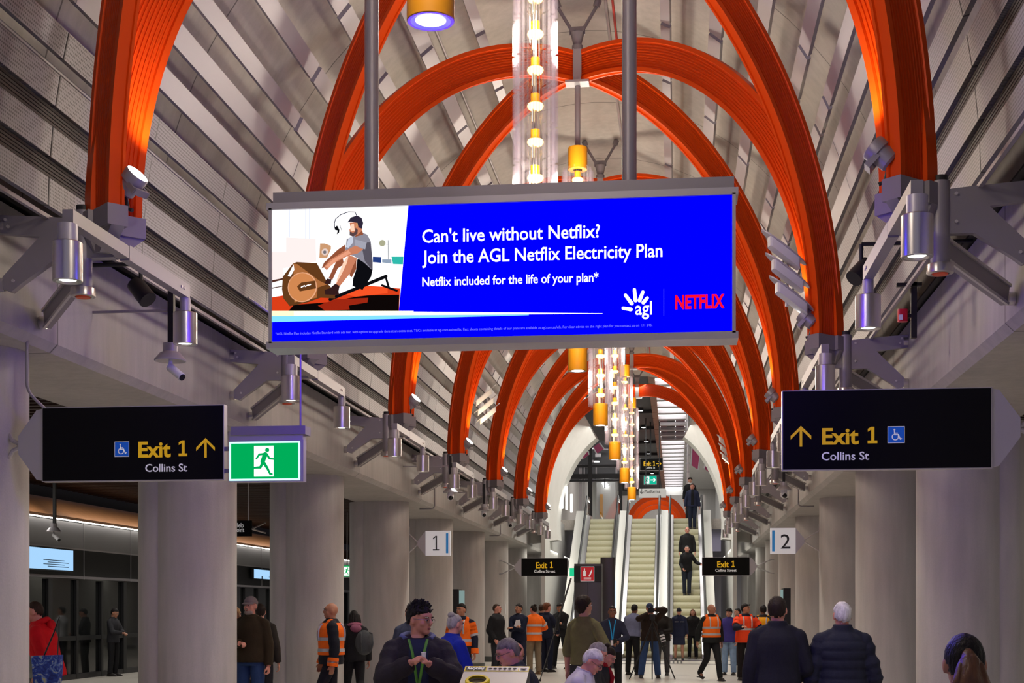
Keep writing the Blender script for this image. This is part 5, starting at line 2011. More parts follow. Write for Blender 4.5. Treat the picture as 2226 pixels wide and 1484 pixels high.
class Person:
    def __init__(self, label, u, d, H, yaw, z=0., lean=0., side=0., head=(0, 0), arms=None, legs='stand', skin='light', hair=('short', 'brown'), top=('jacket', (.03, .03, .035)), bottom=('trousers', (.02, .02, .025)),
                 shoe=None, hem=.86, puff=0., build=1.0, near=False, collar=.02, sleeve=1.0, vest=None, extras=(), cat='person', hoff=0, name='person', infl=.02, quilt=0., back=True):
        self.s = H / 1.75
        p = at_d(u, d)
        self.root = thing(name, label, cat, (p.x, p.y, z), 0)
        # facing: yaw 0 looks at the camera plane (-y), 90 looks to the right of the photo, 180 away
        self.M = Matrix.Rotation(R(yaw), 4, 'Z') @ Matrix.Scale(self.s, 4)
        self.near = near
        self.vox = .0065 if near == 2 else (.009 if near else .0125)
        self.build = build
        self.sit = legs == 'sit'
        drop = -.42 if self.sit else 0.
        hipz = .93 + drop
        self.hip = Vector((0, 0, hipz))
        # torso matrix: lean about the hips
        self.T = Matrix.Translation(self.hip) @ Matrix.Rotation(R(lean), 4, 'X') @ Matrix.Rotation(R(side), 4, 'Y') @ Matrix.Translation((0, 0, -.93))
        nk = self.T @ Vector((0, .005, 1.50))
        self.HM = Matrix.Translation(nk) @ Matrix.Rotation(R(lean * .35), 4, 'X') @ Matrix.Rotation(R(head[0]), 4, 'Z') @ Matrix.Rotation(R(head[1]), 4, 'X') @ Matrix.Translation((0, -.012, .125))
        self.arms = arms or {}
        self.A = {}
        for sx, key in ((1, 'L'), (-1, 'R')):
            tgt, hint = self.arms.get(key, ((sx * .27, -.03, .83), None))
            self.A[key] = self.ik(sx, Vector(tgt), hint)
        self.L = self.leg_points(legs)
        self.skin = SKIN[skin]
        self.make_body(skin)
        if hair:
            self.make_hair(*hair)
        self.make_bottom(bottom, shoe)
        self.make_top(top, hem, puff, collar, sleeve, infl, quilt)
        if vest:
            self.make_vest(*vest)
        for e in extras:
            getattr(self, 'x_' + e[0])(*e[1:])

    # arm: shoulder, elbow, wrist; hand target given in the torso frame
    def ik(self, sx, tgt, hint):
        sh = self.T @ Vector((sx * .168 * self.build, .0, 1.385))
        w = self.T @ tgt
        a, b = .285, .255
        dv = w - sh
        L = min(dv.length, a + b - .005)
        dv.normalize()
        w = sh + dv * L
        x = (a * a - b * b + L * L) / (2 * L)
        h = math.sqrt(max(0, a * a - x * x))
        hv = Vector(hint) if hint else Vector((sx * .55, .75, -.55))
        hv = (hv - dv * hv.dot(dv))
        hv.normalize()
        el = sh + dv * x + hv * h
        return sh, el, w

    def leg_points(self, legs):
        out = []
        hz = self.hip.z - .03
        for sx in (1, -1):
            h = Vector((sx * .092, 0, hz))
            if legs == 'walk':
                if sx > 0:
                    k, a = Vector((sx * .09, -.17, .50)), Vector((sx * .08, -.30, .09))
                else:
                    k, a = Vector((sx * .10, .02, .49)), Vector((sx * .11, .38, .17))
            elif legs == 'sit':
                k, a = Vector((sx * .13, -.43, .50)), Vector((sx * .12, -.42, .09))
            elif legs == 'together':
                k, a = Vector((sx * .085, -.02, .49)), Vector((sx * .08, .02, .085))
            elif legs == 'wide':
                k, a = Vector((sx * .15, -.02, .49)), Vector((sx * .20, .02, .085))
            else:
                k, a = Vector((sx * .11, -.015, .49)), Vector((sx * .12, .02, .085))
            out.append((h, k, a))
        return out

    def tors(self, mb, z0, z1, infl, n=14, seg=24, quilt=0., flare=0., top=True, pitch=.085, yoff=0.):
        """elliptical loft of the trunk between heights z0 and z1, grown by infl"""
        vs_, fs = [], []
        nn = n if not quilt else max(n, int((z1 - z0) / .012))
        for i in range(nn + 1):
            z = z0 + (z1 - z0) * i / nn
            rx, ry = interp(TORSO, z)
            rx *= self.build; ry *= self.build ** 1.4
            if z < .95 and flare:
                rx = max(rx, .17 * self.build) + flare * (.95 - z); ry = max(ry, .12) + flare * (.95 - z)
            g = infl
            if quilt:
                g += quilt * (abs(math.sin(PI * (z - .2) / pitch)) ** .5 - .6)
            if z > 1.40:
                g *= max(.35, 1 - (z - 1.40) * 4)
            for k in range(seg):
                a = 2 * PI * k / seg
                vs_.append(self.T @ Vector(((rx + g) * math.cos(a), (ry + g) * math.sin(a) + yoff, z)))
        for i in range(nn):
            for k in range(seg):
                a, b = i * seg + k, i * seg + (k + 1) % seg
                fs.append((a, b, b + seg, a + seg))
        fs.append(tuple(range(seg - 1, -1, -1)))
        fs.append(tuple(nn * seg + k for k in range(seg)))
        mb.add(vs_, fs)

    def make_body(self, skin):
        m = MB()
        self.tors(m, .86, 1.50, -.012)
        # neck and head
        nk = self.T @ Vector((0, .01, 1.45))
        hd = self.HM @ Vector((0, .012, -.06))
        m.tube([nk, hd], [.062, .056], None, 14)
        H = self.HM
        m.ell((0, .012, .012), (.074, .094, .098), None, 18, 14, H)
        m.ell((0, -.022, -.045), (.060, .068, .068), None, 16, 12, H)
        m.ell((0, -.068, -.088), (.030, .024, .022), None, 12, 8, H)
        m.ell((0, -.066, .030), (.056, .024, .030), None, 12, 8, H)
        for sx in (-1, 1):
            m.ell((sx * .040, -.058, -.028), (.024, .022, .024), None, 10, 8, H)
            m.ell((sx * .076, .012, -.012), (.012, .022, .034), None, 10, 8, H)
        m.tube([H @ Vector((0, -.082, .018)), H @ Vector((0, -.104, -.018)), H @ Vector((0, -.098, -.034))], [.010, .016, .013], None, 10)
        m.ell((0, -.082, -.062), (.024, .010, .012), None, 10, 8, H)
        # arms and hands
        for key, sx in (('L', 1), ('R', -1)):
            sh, el, w = self.A[key]
            m.tube([sh, (sh + el) / 2, el], [.050, .046, .040], None, 10)
            m.tube([el, el + (w - el) * .35, w], [.040, .040, .028], None, 10)
            self.hand(m, el, w, sx, self.arms.get('curl', .55))
        for (h, k, a) in self.L:
            m.tube([h + Vector((0, 0, .02)), h + (k - h) * .4, k], [.085, .078, .055], None, 12)
            m.tube([k, k + (a - k) * .3, a], [.054, .056, .036], None, 12)
            m.ell(k, (.052, .052, .055), None, 10, 8)
            m.tube([a + Vector((0, .04, -.04)), a + Vector((0, -.15, -.055))], [.035, .03], None, 8)
        remesh(m, self.vox, 'body', self.root, self.M, 2, [self.skin])
        # face marks
        m = MB()
        for sx in (-1, 1):
            m.ell((sx * .031, -.0865, .002), (.0135, .006, .0065), M_EYE, 10, 6, H)
            m.ell((sx * .031, -.0915, .002), (.006, .003, .0058), M_IRIS, 8, 6, H)
            m.tube([H @ Vector((sx * .014, -.094, .020)), H @ Vector((sx * .033, -.094, .026)), H @ Vector((sx * .050, -.080, .019))], [.004, .005, .003], M_IRIS, 6)
        m.ell((0, -.0925, -.058), (.021, .006, .0045), M_LIP, 10, 6, H)
        m.ell((0, -.0915, -.066), (.018, .006, .005), M_LIP, 10, 6, H)
        for v in range(len(m.v)):
            m.v[v] = tuple(self.M @ Vector(m.v[v]))
        m.build('face_features', None, self.root, local=True)

    def hand(self, m, el, w, sx, curl):
        d = (w - el).normalized()
        side = Vector((1, 0, 0)) if abs(d.x) < .8 else Vector((0, 1, 0))
        # palm faces the body when hanging, up/inwards when raised
        inw = Vector((-sx, 0, 0)) if abs(d.z) > .6 else Vector((0, 0, -1))
        n = (inw - d * inw.dot(d)).normalized()
        b = d.cross(n).normalized()
        # thumb side points forward (-y) or up
        ref = Vector((0, -1, 0)) if abs(d.z) > .6 else Vector((0, -.3, 1))
        if b.dot(ref) < 0:
            b = -b
        P = lambda x, y, z: w + d * x + b * y + n * z
        m.tube([P(-.02, 0, 0), P(.01, 0, 0)], [.027, .027], None, 8)
        Mx = Matrix((d, b, n)).transposed().to_4x4()
        m.ell((0, 0, 0), (.055, .042, .017), None, 12, 8, Matrix.Translation(P(.05, 0, 0)) @ Mx)
        r = .0088 if self.near else .0105
        for i, (y, ln) in enumerate(((.030, .072), (.011, .082), (-.009, .076), (-.028, .060))):
            a1 = curl * (.7 + .12 * i); a2 = a1 + curl * 1.1; a3 = a2 + curl * .8
            p0 = Vector((.088, y, .0))
            q = [p0]
            for a, f in ((a1, .45), (a2, .32), (a3, .23)):
                q.append(q[-1] + Vector((math.cos(a), 0, math.sin(a))) * ln * f)
            m.tube([P(*c) for c in q], [r, r, r * .93, r * .8], None, 8)
        m.tube([P(.022, .030, .004), P(.050, .054, .014), P(.078, .060, .026), P(.095, .054, .034)], [.013, .0115, .0105, .009], None, 8)

    def make_hair(self, kind, colr, amt=1.0):
        H = self.HM
        m = MB()
        hm = hairmat(colr)
        su, sv = 28, 20
        amp = {'short': .006, 'spiky': .008, 'curly': .018, 'buzz': .001, 'bald': .0, 'bun': .003, 'pony': .002, 'long': .004, 'ring': .003, 'floppy': .010}.get(kind, .005)
        vs_, fs = [], []
        rx, ry, rz = .081, .101, .106
        if kind in ('curly', 'floppy', 'spiky'):
            rx, ry, rz = .087, .106, .114
        if kind == 'buzz':
            rx, ry, rz = .0765, .0965, .1005
        front = {'short': .050, 'spiky': .055, 'curly': .050, 'buzz': .06, 'bun': .055, 'pony': .06, 'long': .050, 'ring': .2, 'floppy': .040}.get(kind, .05)
        backz = {'long': -.10, 'pony': -.07, 'bun': -.07, 'floppy': -.085, 'spiky': -.05}.get(kind, -.065)
        sidez = {'long': -.08, 'bun': -.005, 'pony': -.005, 'floppy': -.02, 'spiky': .012}.get(kind, .0)
        for j in range(sv + 1):
            ph = PI * j / sv - PI / 2
            for i in range(su):
                th = 2 * PI * i / su
                x, y, z = math.cos(ph) * math.cos(th), math.cos(ph) * math.sin(th), math.sin(ph)
                tt = max(0, min(1, (z * rz + .02) / .07))
                p = Vector((x * (.0785 + (rx - .0785) * tt), y * (.0985 + (ry - .0985) * tt) + .013, z * rz + .012))
                f = max(0, min(1, (-y + .15) / .5))          # 1 at the front
                bk = max(0, min(1, (y) / .5))
                lim = sidez * (1 - f - bk if f + bk < 1 else 0) + front * f + backz * bk
                lim += .020 * noise.noise(Vector((x, y, z)) * 7 + Vector((self.s * 5, 1, 2)))
                out = p.z > lim
                if kind == 'ring' and p.z > .055 and y < .75:
                    out = False
                if amp and out:
                    nz = noise.noise(p * 38 + Vector((self.s * 9, 0, 0)))
                    p += Vector((x, y, z)) * (amp * (.6 + nz * 1.2))
                if not out:
                    c0 = Vector((0, .012, .0))
                    p = c0 + (p - c0) * .80
                vs_.append(H @ p)
        for j in range(sv):
            for i in range(su):
                a, b = j * su + i, j * su + (i + 1) % su
                fs.append((a, b, b + su, a + su))
        m.add(vs_, fs, hm)
        if kind == 'spiky':
            rr_ = random.Random(3)
            for k in range(70):
                th, ph = rr_.uniform(0, 2 * PI), rr_.uniform(.35, 1.45)
                d = Vector((math.cos(ph) * math.cos(th), math.cos(ph) * math.sin(th), math.sin(ph)))
                if d.y < -.55 and d.z < .62:
                    continue
                p = Vector((d.x * .080, d.y * .099 + .013, d.z * .110 + .012))
                t2 = (d + Vector((rr_.uniform(-.5, .5), -.35 + rr_.uniform(-.4, .4), .35))).normalized()
                m.tube([H @ p, H @ (p + t2 * .018), H @ (p + t2 * rr_.uniform(.030, .042))], [.016, .011, .002], hm, 6)
        if kind == 'bun':
            m.ell((0, .075, .095), (.045, .042, .040), hm, 14, 10, H)
        if kind == 'topbun':
            m.ell((0, .06, .115), (.03, .03, .03), hm, 12, 8, H)
        if kind == 'pony':
            q = [H @ Vector(c) for c in ((0, .095, .04), (0, .14, .0), (0, .15, -.09), (.01, .145, -.20), (.015, .13, -.32))]
            m.tube(q, [.02, .040, .062, .072, .04], mat('hair_pony', (.13, .055, .022), .5, var=.4, vscale=40, stretch=(1, 1, .1), bump=.5), 14)
            for k in range(-2, 3):
                q2 = [H @ Vector(c) for c in ((.006 * k, .108, .03), (.016 * k, .150, -.02), (.026 * k, .165, -.10), (.034 * k, .165, -.22))]
                m.tube(q2, [.01, .022, .026, .016], mat('hair_pony', (.13, .055, .022)), 8)
        if kind == 'long':
            L_ = .20 * amt
            for k in range(-3, 4):
                a = k * .42
                x0, y0 = .075 * math.sin(a), .012 + .080 * math.cos(a)
                q = [H @ Vector(c) for c in ((x0, y0, .03), (x0 * 1.15, y0 * 1.05 + .005, -.06), (x0 * 1.2, y0 * 1.0 + .012, -.06 - L_ * .5), (x0 * 1.1, y0 * .95 + .01, -.06 - L_))]
                m.tube(q, [.030, .034, .032, .014], hm, 8)
        for v in range(len(m.v)):
            m.v[v] = tuple(self.M @ Vector(m.v[v]))
        m.build('hair', hm, self.root, local=True, smooth=60 if kind != 'spiky' else 25)

    def make_bottom(self, bottom, shoe):
        kind, col = bottom[0], bottom[1]
        mm = cloth('%s_%02x%02x%02x' % ((kind,) + tuple(int(c * 255) for c in col)), col)
        m = MB()
        if kind == 'skirt':
            vs_, fs = [], []
            for i in range(9):
                z = .98 - .46 * i / 8
                for k in range(20):
                    a = 2 * PI * k / 20
                    vs_.append(Vector(((.178 + .035 * i / 8 + .006 * math.sin(5 * a)) * math.cos(a), (.125 + .05 * i / 8 + .006 * math.sin(5 * a)) * math.sin(a), z)))
            for i in range(8):
                for k in range(20):
                    a, b = i * 20 + k, i * 20 + (k + 1) % 20
                    fs.append((a, b, b + 20, a + 20))
            fs += [tuple(range(20)), tuple(160 + k for k in range(19, -1, -1))]
            m.add(vs_, fs)
        else:
            loose = .012 if kind == 'trousers' else (.022 if kind == 'wide' else .012)
            T0 = self.T
            self.tors(m, .86, 1.02, .008)
            for (h, k, a) in self.L:
                m.tube([h + Vector((0, 0, .03)), h + (k - h) * .35, k], [.095, .090 + loose * .4, .062 + loose], None, 12)
                m.ell(k, (.062 + loose, .062 + loose, .07), None, 10, 8)
                m.tube([k, k + (a - k) * .5, a + Vector((0, 0, -.015))], [.062 + loose, .058 + loose, .050 + loose], None, 12)
        remesh(m, max(self.vox, .010), 'trousers' if kind != 'skirt' else 'skirt', self.root, self.M, 2, [mm])
        sm = shoe or M_SHOE
        for (h, k, a) in self.L:
            m = MB()
            tilt = 0 if a.z < .12 else .10
            p = [a + Vector((0, .065, -.045 + tilt * .3)), a + Vector((0, .0, -.035)), a + Vector((0, -.10, -.05 - tilt * .5)), a + Vector((0, -.165, -.062 - tilt * .6)), a + Vector((0, -.20, -.068 - tilt * .7))]
            m.tube(p, [.028, .044, .042, .036, .012], sm, 12)
            m.box((a.x, a.y - .06, a.z - .075 - tilt * .3), (.085, .27, .02), sm)
            for v in range(len(m.v)):
                m.v[v] = tuple(self.M @ Vector(m.v[v]))
            m.build('shoe', sm, self.root, local=True, smooth=50)

    def make_top(self, top, hem, puff, collar, sleeve, infl, quilt):
        kind, col = top[0], top[1]
        mm = top[2] if len(top) > 2 else cloth('%s_%02x%02x%02x' % ((kind,) + tuple(int(c * 255) for c in col)), col)
        self.topmat = mm
        self.infl = infl + puff
        m = MB()
        g = infl + puff
        self.tors(m, hem, 1.485, g, 18, 24, quilt, .10 if hem < .84 else .04)
        for key in ('L', 'R'):
            sh, el, w = self.A[key]
            up = el - sh
            end = el + (w - el) * (.97 if sleeve >= 1 else max(.05, sleeve))
            r0, r1, r2 = .054 + g * .75, .049 + g * .7, .038 + g * .6
            sx = 1 if key == 'L' else -1
            inner = self.T @ Vector((sx * .09, 0, 1.40))
            n = 10
            q1 = [sh + up * t / 4 for t in range(0, 5)]
            rr = [r0 + (r1 - r0) * t / 4 for t in range(0, 5)]
            m.ell(sh, (r0, r0, r0), None, 14, 10)
            if quilt:
                rr = [r + quilt * .8 * (1 if i % 2 else -1) for i, r in enumerate(rr)]
            m.tube(q1, rr, None, 12)
            m.tube([self.T @ Vector((sx * .03, .01, 1.455)), self.T @ Vector((sx * .10, .005, 1.435)), self.T @ Vector((sx * .165 * self.build, 0, 1.385))], [.045 + g * .4, .048 + g * .5, .050 + g * .6], None, 12)
            m.ell(el, (r1, r1, r1), None, 10, 8)
            if sleeve > .1:
                k = 4
                q2 = [el + (end - el) * t / k for t in range(k + 1)]
                r3 = [r1 + (r2 - r1) * t / k + (quilt * .8 * (1 if t % 2 else -1) if quilt else 0) for t in range(k + 1)]
                m.tube(q2, r3, None, 12)
        if collar:
            c0 = self.T @ Vector((0, .008, 1.46))
            c1 = self.T @ Vector((0, .010, 1.495 + collar))
            m.tube([c0, c1], [.082 + g * .5, .072 + g * .3], None, 16)
        nm = {'coat': 'coat', 'jumper': 'jumper', 'shirt': 'shirt', 'jacket': 'jacket'}.get(kind, 'jacket')
        remesh(m, max(self.vox, .0095), nm, self.root, self.M, 1 if quilt else 2, [mm])

    # ---- extras, built in person space
    def fin(self, m, name, mt=None, parent=None, smooth=40):
        for v in range(len(m.v)):
            m.v[v] = tuple(self.M @ Vector(m.v[v]))
        return m.build(name, mt, parent or self.root, local=True, smooth=smooth)

    def band(self, z0, z1, g, mt, name, parent=None):
        m = MB()
        self.tors(m, z0, z1, g, 2, 28)
        return self.fin(m, name, mt, parent)

    def make_vest(self, mt, stripes=(1.02, 1.16), hem=.95, tape=True):
        m = MB()
        g = self.infl + .016
        self.tors(m, hem, 1.452, g, 16, 24)
        for sx in (-1, 1):
            m.tube([self.T @ Vector((sx * .085, -.03, 1.44)), self.T @ Vector((sx * .13, 0, 1.432))], [.06 + self.infl * .3, .062 + self.infl * .3], None, 12)
        v = remesh(m, max(self.vox, .0105), 'safety_vest', self.root, self.M, 1, [mt])
        for z in stripes:
            self.band(z, z + .045, g + .005, M_SILVER, 'reflective_stripe', v)
        if tape:
            for sx in (-1, 1):
                m = MB()
                for sy in (-1, 1):
                    pts = []
                    for z in (1.20, 1.28, 1.36, 1.41, 1.44):
                        rx, ry = interp(TORSO, z)
                        x = .095
                        gg = g * (max(.35, 1 - (z - 1.40) * 4) if z > 1.40 else 1)
                        yy = (ry * self.build ** 1.4 + gg) * math.sqrt(max(.05, 1 - (x / (rx * self.build + gg)) ** 2)) + .004
                        pts.append(self.T @ Vector((sx * x, sy * yy, z)))
                    m = MB()
                    m.tube(pts, .016, M_SILVER, 6)
                    self.fin(m, 'shoulder_tape', M_SILVER, v)

    def x_arm_stripes(self, mt, ts=(.45,), width=.05):
        for key in ('L', 'R'):
            sh, el, w = self.A[key]
            for t in ts:
                a = sh + (el - sh) * t if t < 1 else el + (w - el) * (t - 1)
                d = ((el - sh) if t < 1 else (w - el)).normalized()
                m = MB(); r = .066 + self.infl * .75
                if t >= 1:
                    r = .050 + self.infl * .7
                m.tube([a - d * width / 2, a + d * width / 2], r, mt, 14)
                self.fin(m, 'sleeve_band', mt)

    def x_glasses(self, mt=None):
        H = self.HM
        m = MB()
        for sx in (-1, 1):
            pts = [H @ Vector((sx * .031 + .020 * math.cos(a), -.100, .0 + .016 * math.sin(a))) for a in [2 * PI * k / 14 for k in range(15)]]
            m.tube(pts, .0018, None, 5)
            m.tube([H @ Vector((sx * .052, -.097, .006)), H @ Vector((sx * .078, -.06, .006)), H @ Vector((sx * .082, .015, .004))], .0022, None, 5)
        m.tube([H @ Vector((-.011, -.101, .002)), H @ Vector((.011, -.101, .002))], .002, None, 5)
        self.fin(m, 'glasses', mt or M_FRAME)

    def x_shades_up(self):
        H = self.HM
        m = MB()
        for sx in (-1, 1):
            m.ell((sx * .032, -.082, .085), (.028, .012, .018), M_FRAME, 10, 8, H)
        self.fin(m, 'sunglasses', M_FRAME)

    def x_cap(self, col, visor=True, beanie=False):
        H = self.HM
        m = MB(); mm = cloth('cap_%02x%02x%02x' % tuple(int(c * 255) for c in col), col)
        vs_, fs = [], []
        su, sv = 24, 8
        z0 = .030 if not beanie else .018
        for j in range(sv + 1):
            ph = (PI / 2) * j / sv
            for i in range(su):
                th = 2 * PI * i / su
                vs_.append(H @ Vector((.086 * math.cos(ph) * math.cos(th), .107 * math.cos(ph) * math.sin(th) + .012, z0 + (.095 + (.02 if beanie else 0)) * math.sin(ph))))
        for j in range(sv):
            for i in range(su):
                a, b = j * su + i, j * su + (i + 1) % su
                fs.append((a, b, b + su, a + su))
        fs.append(tuple(range(su)))
        m.add(vs_, fs, mm)
        if visor:
            vs_ = []
            n = 10
            for i in range(n + 1):
                a = PI + PI * (.12 + .76 * i / n)
                for rr, dz in ((1., .0), (1.72, -.022)):
                    for t in (0, .006):
                        vs_.append(H @ Vector((.084 * math.cos(a) * (1 if rr < 1.1 else .92), .105 * math.sin(a) * rr + .012, z0 + .008 + dz + t)))
            fs = []
            for i in range(n):
                k = 4 * i
                fs += [(k, k + 2, k + 6, k + 4), (k + 1, k + 5, k + 7, k + 3), (k + 2, k + 3, k + 7, k + 6), (k, k + 4, k + 5, k + 1)]
            m.add(vs_, fs, mm)
        self.fin(m, 'beanie' if beanie else 'cap', mm)

    def x_lanyard(self, col, z=1.12, card=None):
        m = MB(); mm = mat('lanyard_%02x%02x%02x' % tuple(int(c * 255) for c in col), col, .6)
        g = self.infl + .010
        for sx in (-1, 1):
            pts = []
            for k, zz in enumerate((1.475, 1.43, 1.38, 1.30, 1.22, z)):
                rx, ry = interp(TORSO, zz)
                x = .068 * (1 - k / 5.5)
                gg = g * (max(.5, 1 - (zz - 1.40) * 3) if zz > 1.40 else 1)
                yy = (ry * self.build ** 1.4 + gg) * math.sqrt(max(.05, 1 - (x / (rx + gg)) ** 2))
                pts.append(self.T @ Vector((sx * x, -yy - .002, zz)))
            m.tube(pts, .011, mm, 6, flat=.4)
        self.fin(m, 'lanyard', mm)
        if card:
            c = self.T @ Vector((0, -(interp(TORSO, z - .06)[1] + g + .008), z - .06))
            m = MB(); m.box(c, (.07, .006, .10), card)
            self.fin(m, 'pass_card', card, smooth=0)

    def x_inner(self, col, z0=1.0, w=.075):
        """strip of the garment under an open jacket"""
        m = MB(); mm = cloth('inner_%02x%02x%02x' % tuple(int(c * 255) for c in col), col)
        g = self.infl + .006
        vs_, fs = [], []
        zs = [z0 + (1.475 - z0) * k / 10 for k in range(11)]
        for zz in zs:
            rx, ry = interp(TORSO, zz)
            gg = g * (max(.5, 1 - (zz - 1.40) * 3) if zz > 1.40 else 1)
            for i in range(5):
                x = w * (i - 2) / 2 * (1 - .35 * (zz - z0))
                yy = (ry * self.build ** 1.4 + gg) * math.sqrt(max(.05, 1 - (x / (rx * self.build + gg)) ** 2))
                vs_.append(self.T @ Vector((x, -yy, zz)))
                vs_.append(self.T @ Vector((x, -yy + .02, zz)))
        n = 10
        for j in range(10):
            for i in range(4):
                a = j * n + 2 * i
                fs.append((a, a + 2, a + 2 + n, a + n))
        m.add(vs_, fs, mm)
        self.fin(m, 'undershirt', mm)

    def x_hood(self, col, up=.0):
        m = MB(); mm = cloth('hood_%02x%02x%02x' % tuple(int(c * 255) for c in col), col)
        g = self.infl
        pts = []
        for k in range(13):
            a = R(-40 + 260 * k / 12)
            pts.append(self.T @ Vector(((.085 + g * .6) * math.cos(a), (.080 + g * .5) * math.sin(a) + .015, 1.485 + .015 * math.sin(a) + up)))
        m.tube(pts, [.020 + .018 * math.sin(PI * k / 12) for k in range(13)], mm, 10)
        m.ell((0, .105 + g, 1.43), (.10, .045, .07), mm, 14, 10, self.T)
        self.fin(m, 'hood', mm, smooth=60)

    def x_collar(self, col):
        m = MB(); mm = cloth('collar_%02x%02x%02x' % tuple(int(c * 255) for c in col), col)
        pts = []
        for k in range(15):
            a = R(-75 + 330 * k / 14)
            pts.append(self.T @ Vector((.074 * math.cos(a), .070 * math.sin(a) + .01, 1.505 - .012 * max(0, -math.sin(a)))))
        m.tube(pts, .018, mm, 8, flat=.45)
        self.fin(m, 'collar', mm)

    def x_scarf(self, col):
        m = MB(); mm = cloth('scarf_%02x%02x%02x' % tuple(int(c * 255) for c in col), col)
        pts = [self.T @ Vector((.075 * math.cos(R(30 * k)), .072 * math.sin(R(30 * k)) + .008, 1.50 + .012 * math.sin(k))) for k in range(13)]
        m.tube(pts, .030, mm, 10)
        m.tube([self.T @ Vector((.03, -.08, 1.48)), self.T @ Vector((.045, -.125 - self.infl, 1.38)), self.T @ Vector((.05, -.135 - self.infl, 1.22))], [.028, .034, .03], mm, 8, flat=.5)
        self.fin(m, 'scarf', mm)

    def x_beard(self, col):
        H = self.HM
        mm = mat('beard_%02x%02x%02x' % tuple(int(c * 255) for c in col), col, .7, bump=.5, bscale=90)
        m = MB(); m.ell((0, -.042, -.086), (.056, .056, .040), mm, 14, 10, H); m.ell((0, -.096, -.047), (.024, .008, .005), mm, 10, 6, H)
        self.fin(m, 'beard', mm)

    def x_chest_band(self, z, mt):
        m = MB()
        g = self.infl + .008
        for sx in (-1, 1):
            pts = []
            for k in range(5):
                x = sx * (.03 + .11 * k / 4)
                rx, ry = interp(TORSO, z)
                pts.append(self.T @ Vector((x, -(ry + g) * math.sqrt(max(.1, 1 - (x / (rx + g)) ** 2)), z)))
            m.tube(pts, .022, mt, 6, flat=.3)
        self.fin(m, 'chest_band', mt)

    def x_emblem(self, z, mt, r=.018):
        rx, ry = interp(TORSO, z)
        m = MB(); m.ell((0, ry + self.infl + .012, z), (r, .006, r * .9), mt, 12, 8, self.T)
        self.fin(m, 'emblem', mt)

    def hand_pos(self, key, f=.09):
        sh, el, w = self.A[key]
        p = w + (w - el).normalized() * f
        return self.root.location + (self.M @ p)


CH = ((.07, -.30, 1.14), None), ((-.07, -.30, 1.12), None)
BLK, NAVY, DJ = (.012, .012, .014), (.012, .015, .035), (.02, .018, .02)
JEANS, PALEJ = (.035, .075, .19), (.22, .33, .50)
CROSS = {'L': ((-.06, -.25, 1.17), (.7, .2, -.8)), 'R': ((.06, -.26, 1.20), (-.7, .2, -.8)), 'curl': .9}
HOLD = {'L': ((.05, -.30, 1.10), (.8, .3, -.7)), 'R': ((-.05, -.30, 1.10), (-.8, .3, -.7)), 'curl': .9}
FRONT = {'L': ((.14, -.26, .98), (.9, .3, -.4)), 'R': ((-.14, -.26, .98), (-.9, .3, -.4)), 'curl': .9}
SITARM = {'L': ((.10, -.42, .96), (.8, .2, -.6)), 'R': ((-.10, -.42, .96), (-.8, .2, -.6)), 'curl': .8}

# --- nearest people
P1 = Person('person in an open dark puffer jacket with glasses and green lanyard, looking right', 908, 10.2, 1.69, 12, head=(50, 6), arms={'L': ((.075, -.30, 1.30), (.9, .2, -.75)), 'R': ((-.055, -.30, 1.31), (-.9, .2, -.75)), 'curl': .8},
            skin='pink', hair=('spiky', 'black'), top=('jacket', (.022, .018, .024)), bottom=('trousers', BLK), puff=.030, quilt=.007, near=2, collar=.0, hem=.80, build=1.06,
            extras=(('inner', (.020, .026, .06), .9, .085), ('glasses', mat('thin_frame', (.25, .20, .18), .3, .6)), ('lanyard', (.10, .30, .03), 1.15), ('hood', (.10, .12, .25))))
h = P1.hand_pos('R', .08)
t = thing('paper_cup', 'small white cup held in both hands by the man with a green lanyard', 'cup', h + Vector((.03, -.01, .0)))
m = MB(); m.lathe([(0, -.03), (.014, -.03), (.017, .03), (.015, .03), (.012, -.02), (0, -.02)], (0, 0, 0), M_WHITE, 16); m.build('cup', M_WHITE, t, local=True)
m = MB(); m.lathe([(.018, .03), (.019, .036), (.014, .038), (0, .038)], (0, 0, 0), M_WHITE, 16); m.build('lid', M_WHITE, t, local=True)
Person('person in a black coat with short dark hair, seen from behind', 1690, 12.4, 1.76, 178, head=(-14, -2), arms={'L': ((.26, -.03, .83), None), 'R': ((-.16, -.20, 1.0), (-.5, .7, -.5))}, skin='pink', hair=('short', 'dbrown'), top=('coat', (.013, .013, .021)), hem=.55, near=True, collar=.035, build=1.06, infl=.030)
Person('person in a navy quilted puffer jacket with white hair, seen from behind', 1831, 12.4, 1.71, 183, head=(4, 0), arms={'L': ((.32, -.02, .84), None), 'R': ((-.32, -.02, .84), None)}, skin='pink', hair=('short', 'white'), top=('jacket', (.016, .018, .034)), bottom=('trousers', (.03, .03, .035)), hem=.80, puff=.022, quilt=.016, near=True, collar=.045, build=1.1,
       extras=(('emblem', 1.262, M_WHITE),))
Person('person with a brown ponytail in the near right corner, seen from behind', 2097, 5.05, 1.565, 178, head=(0, 4), skin='tan', hair=('pony', 'black'), top=('jacket', (.02, .02, .03)), near=True)
Person('person in an olive green jumper with dark curly hair, seen from behind', 1270, 17.0, 1.80, 152, head=(-16, -4), arms={'L': ((.25, -.02, .84), None), 'R': ((-.20, -.10, 1.0), (-.7, .6, .2))}, skin='light', hair=('floppy', 'dbrown'), top=('jumper', (.16, .155, .065)), bottom=('trousers', (.03, .028, .035)), near=True, sleeve=.30, hem=.94, infl=.022, build=.92, collar=.01)
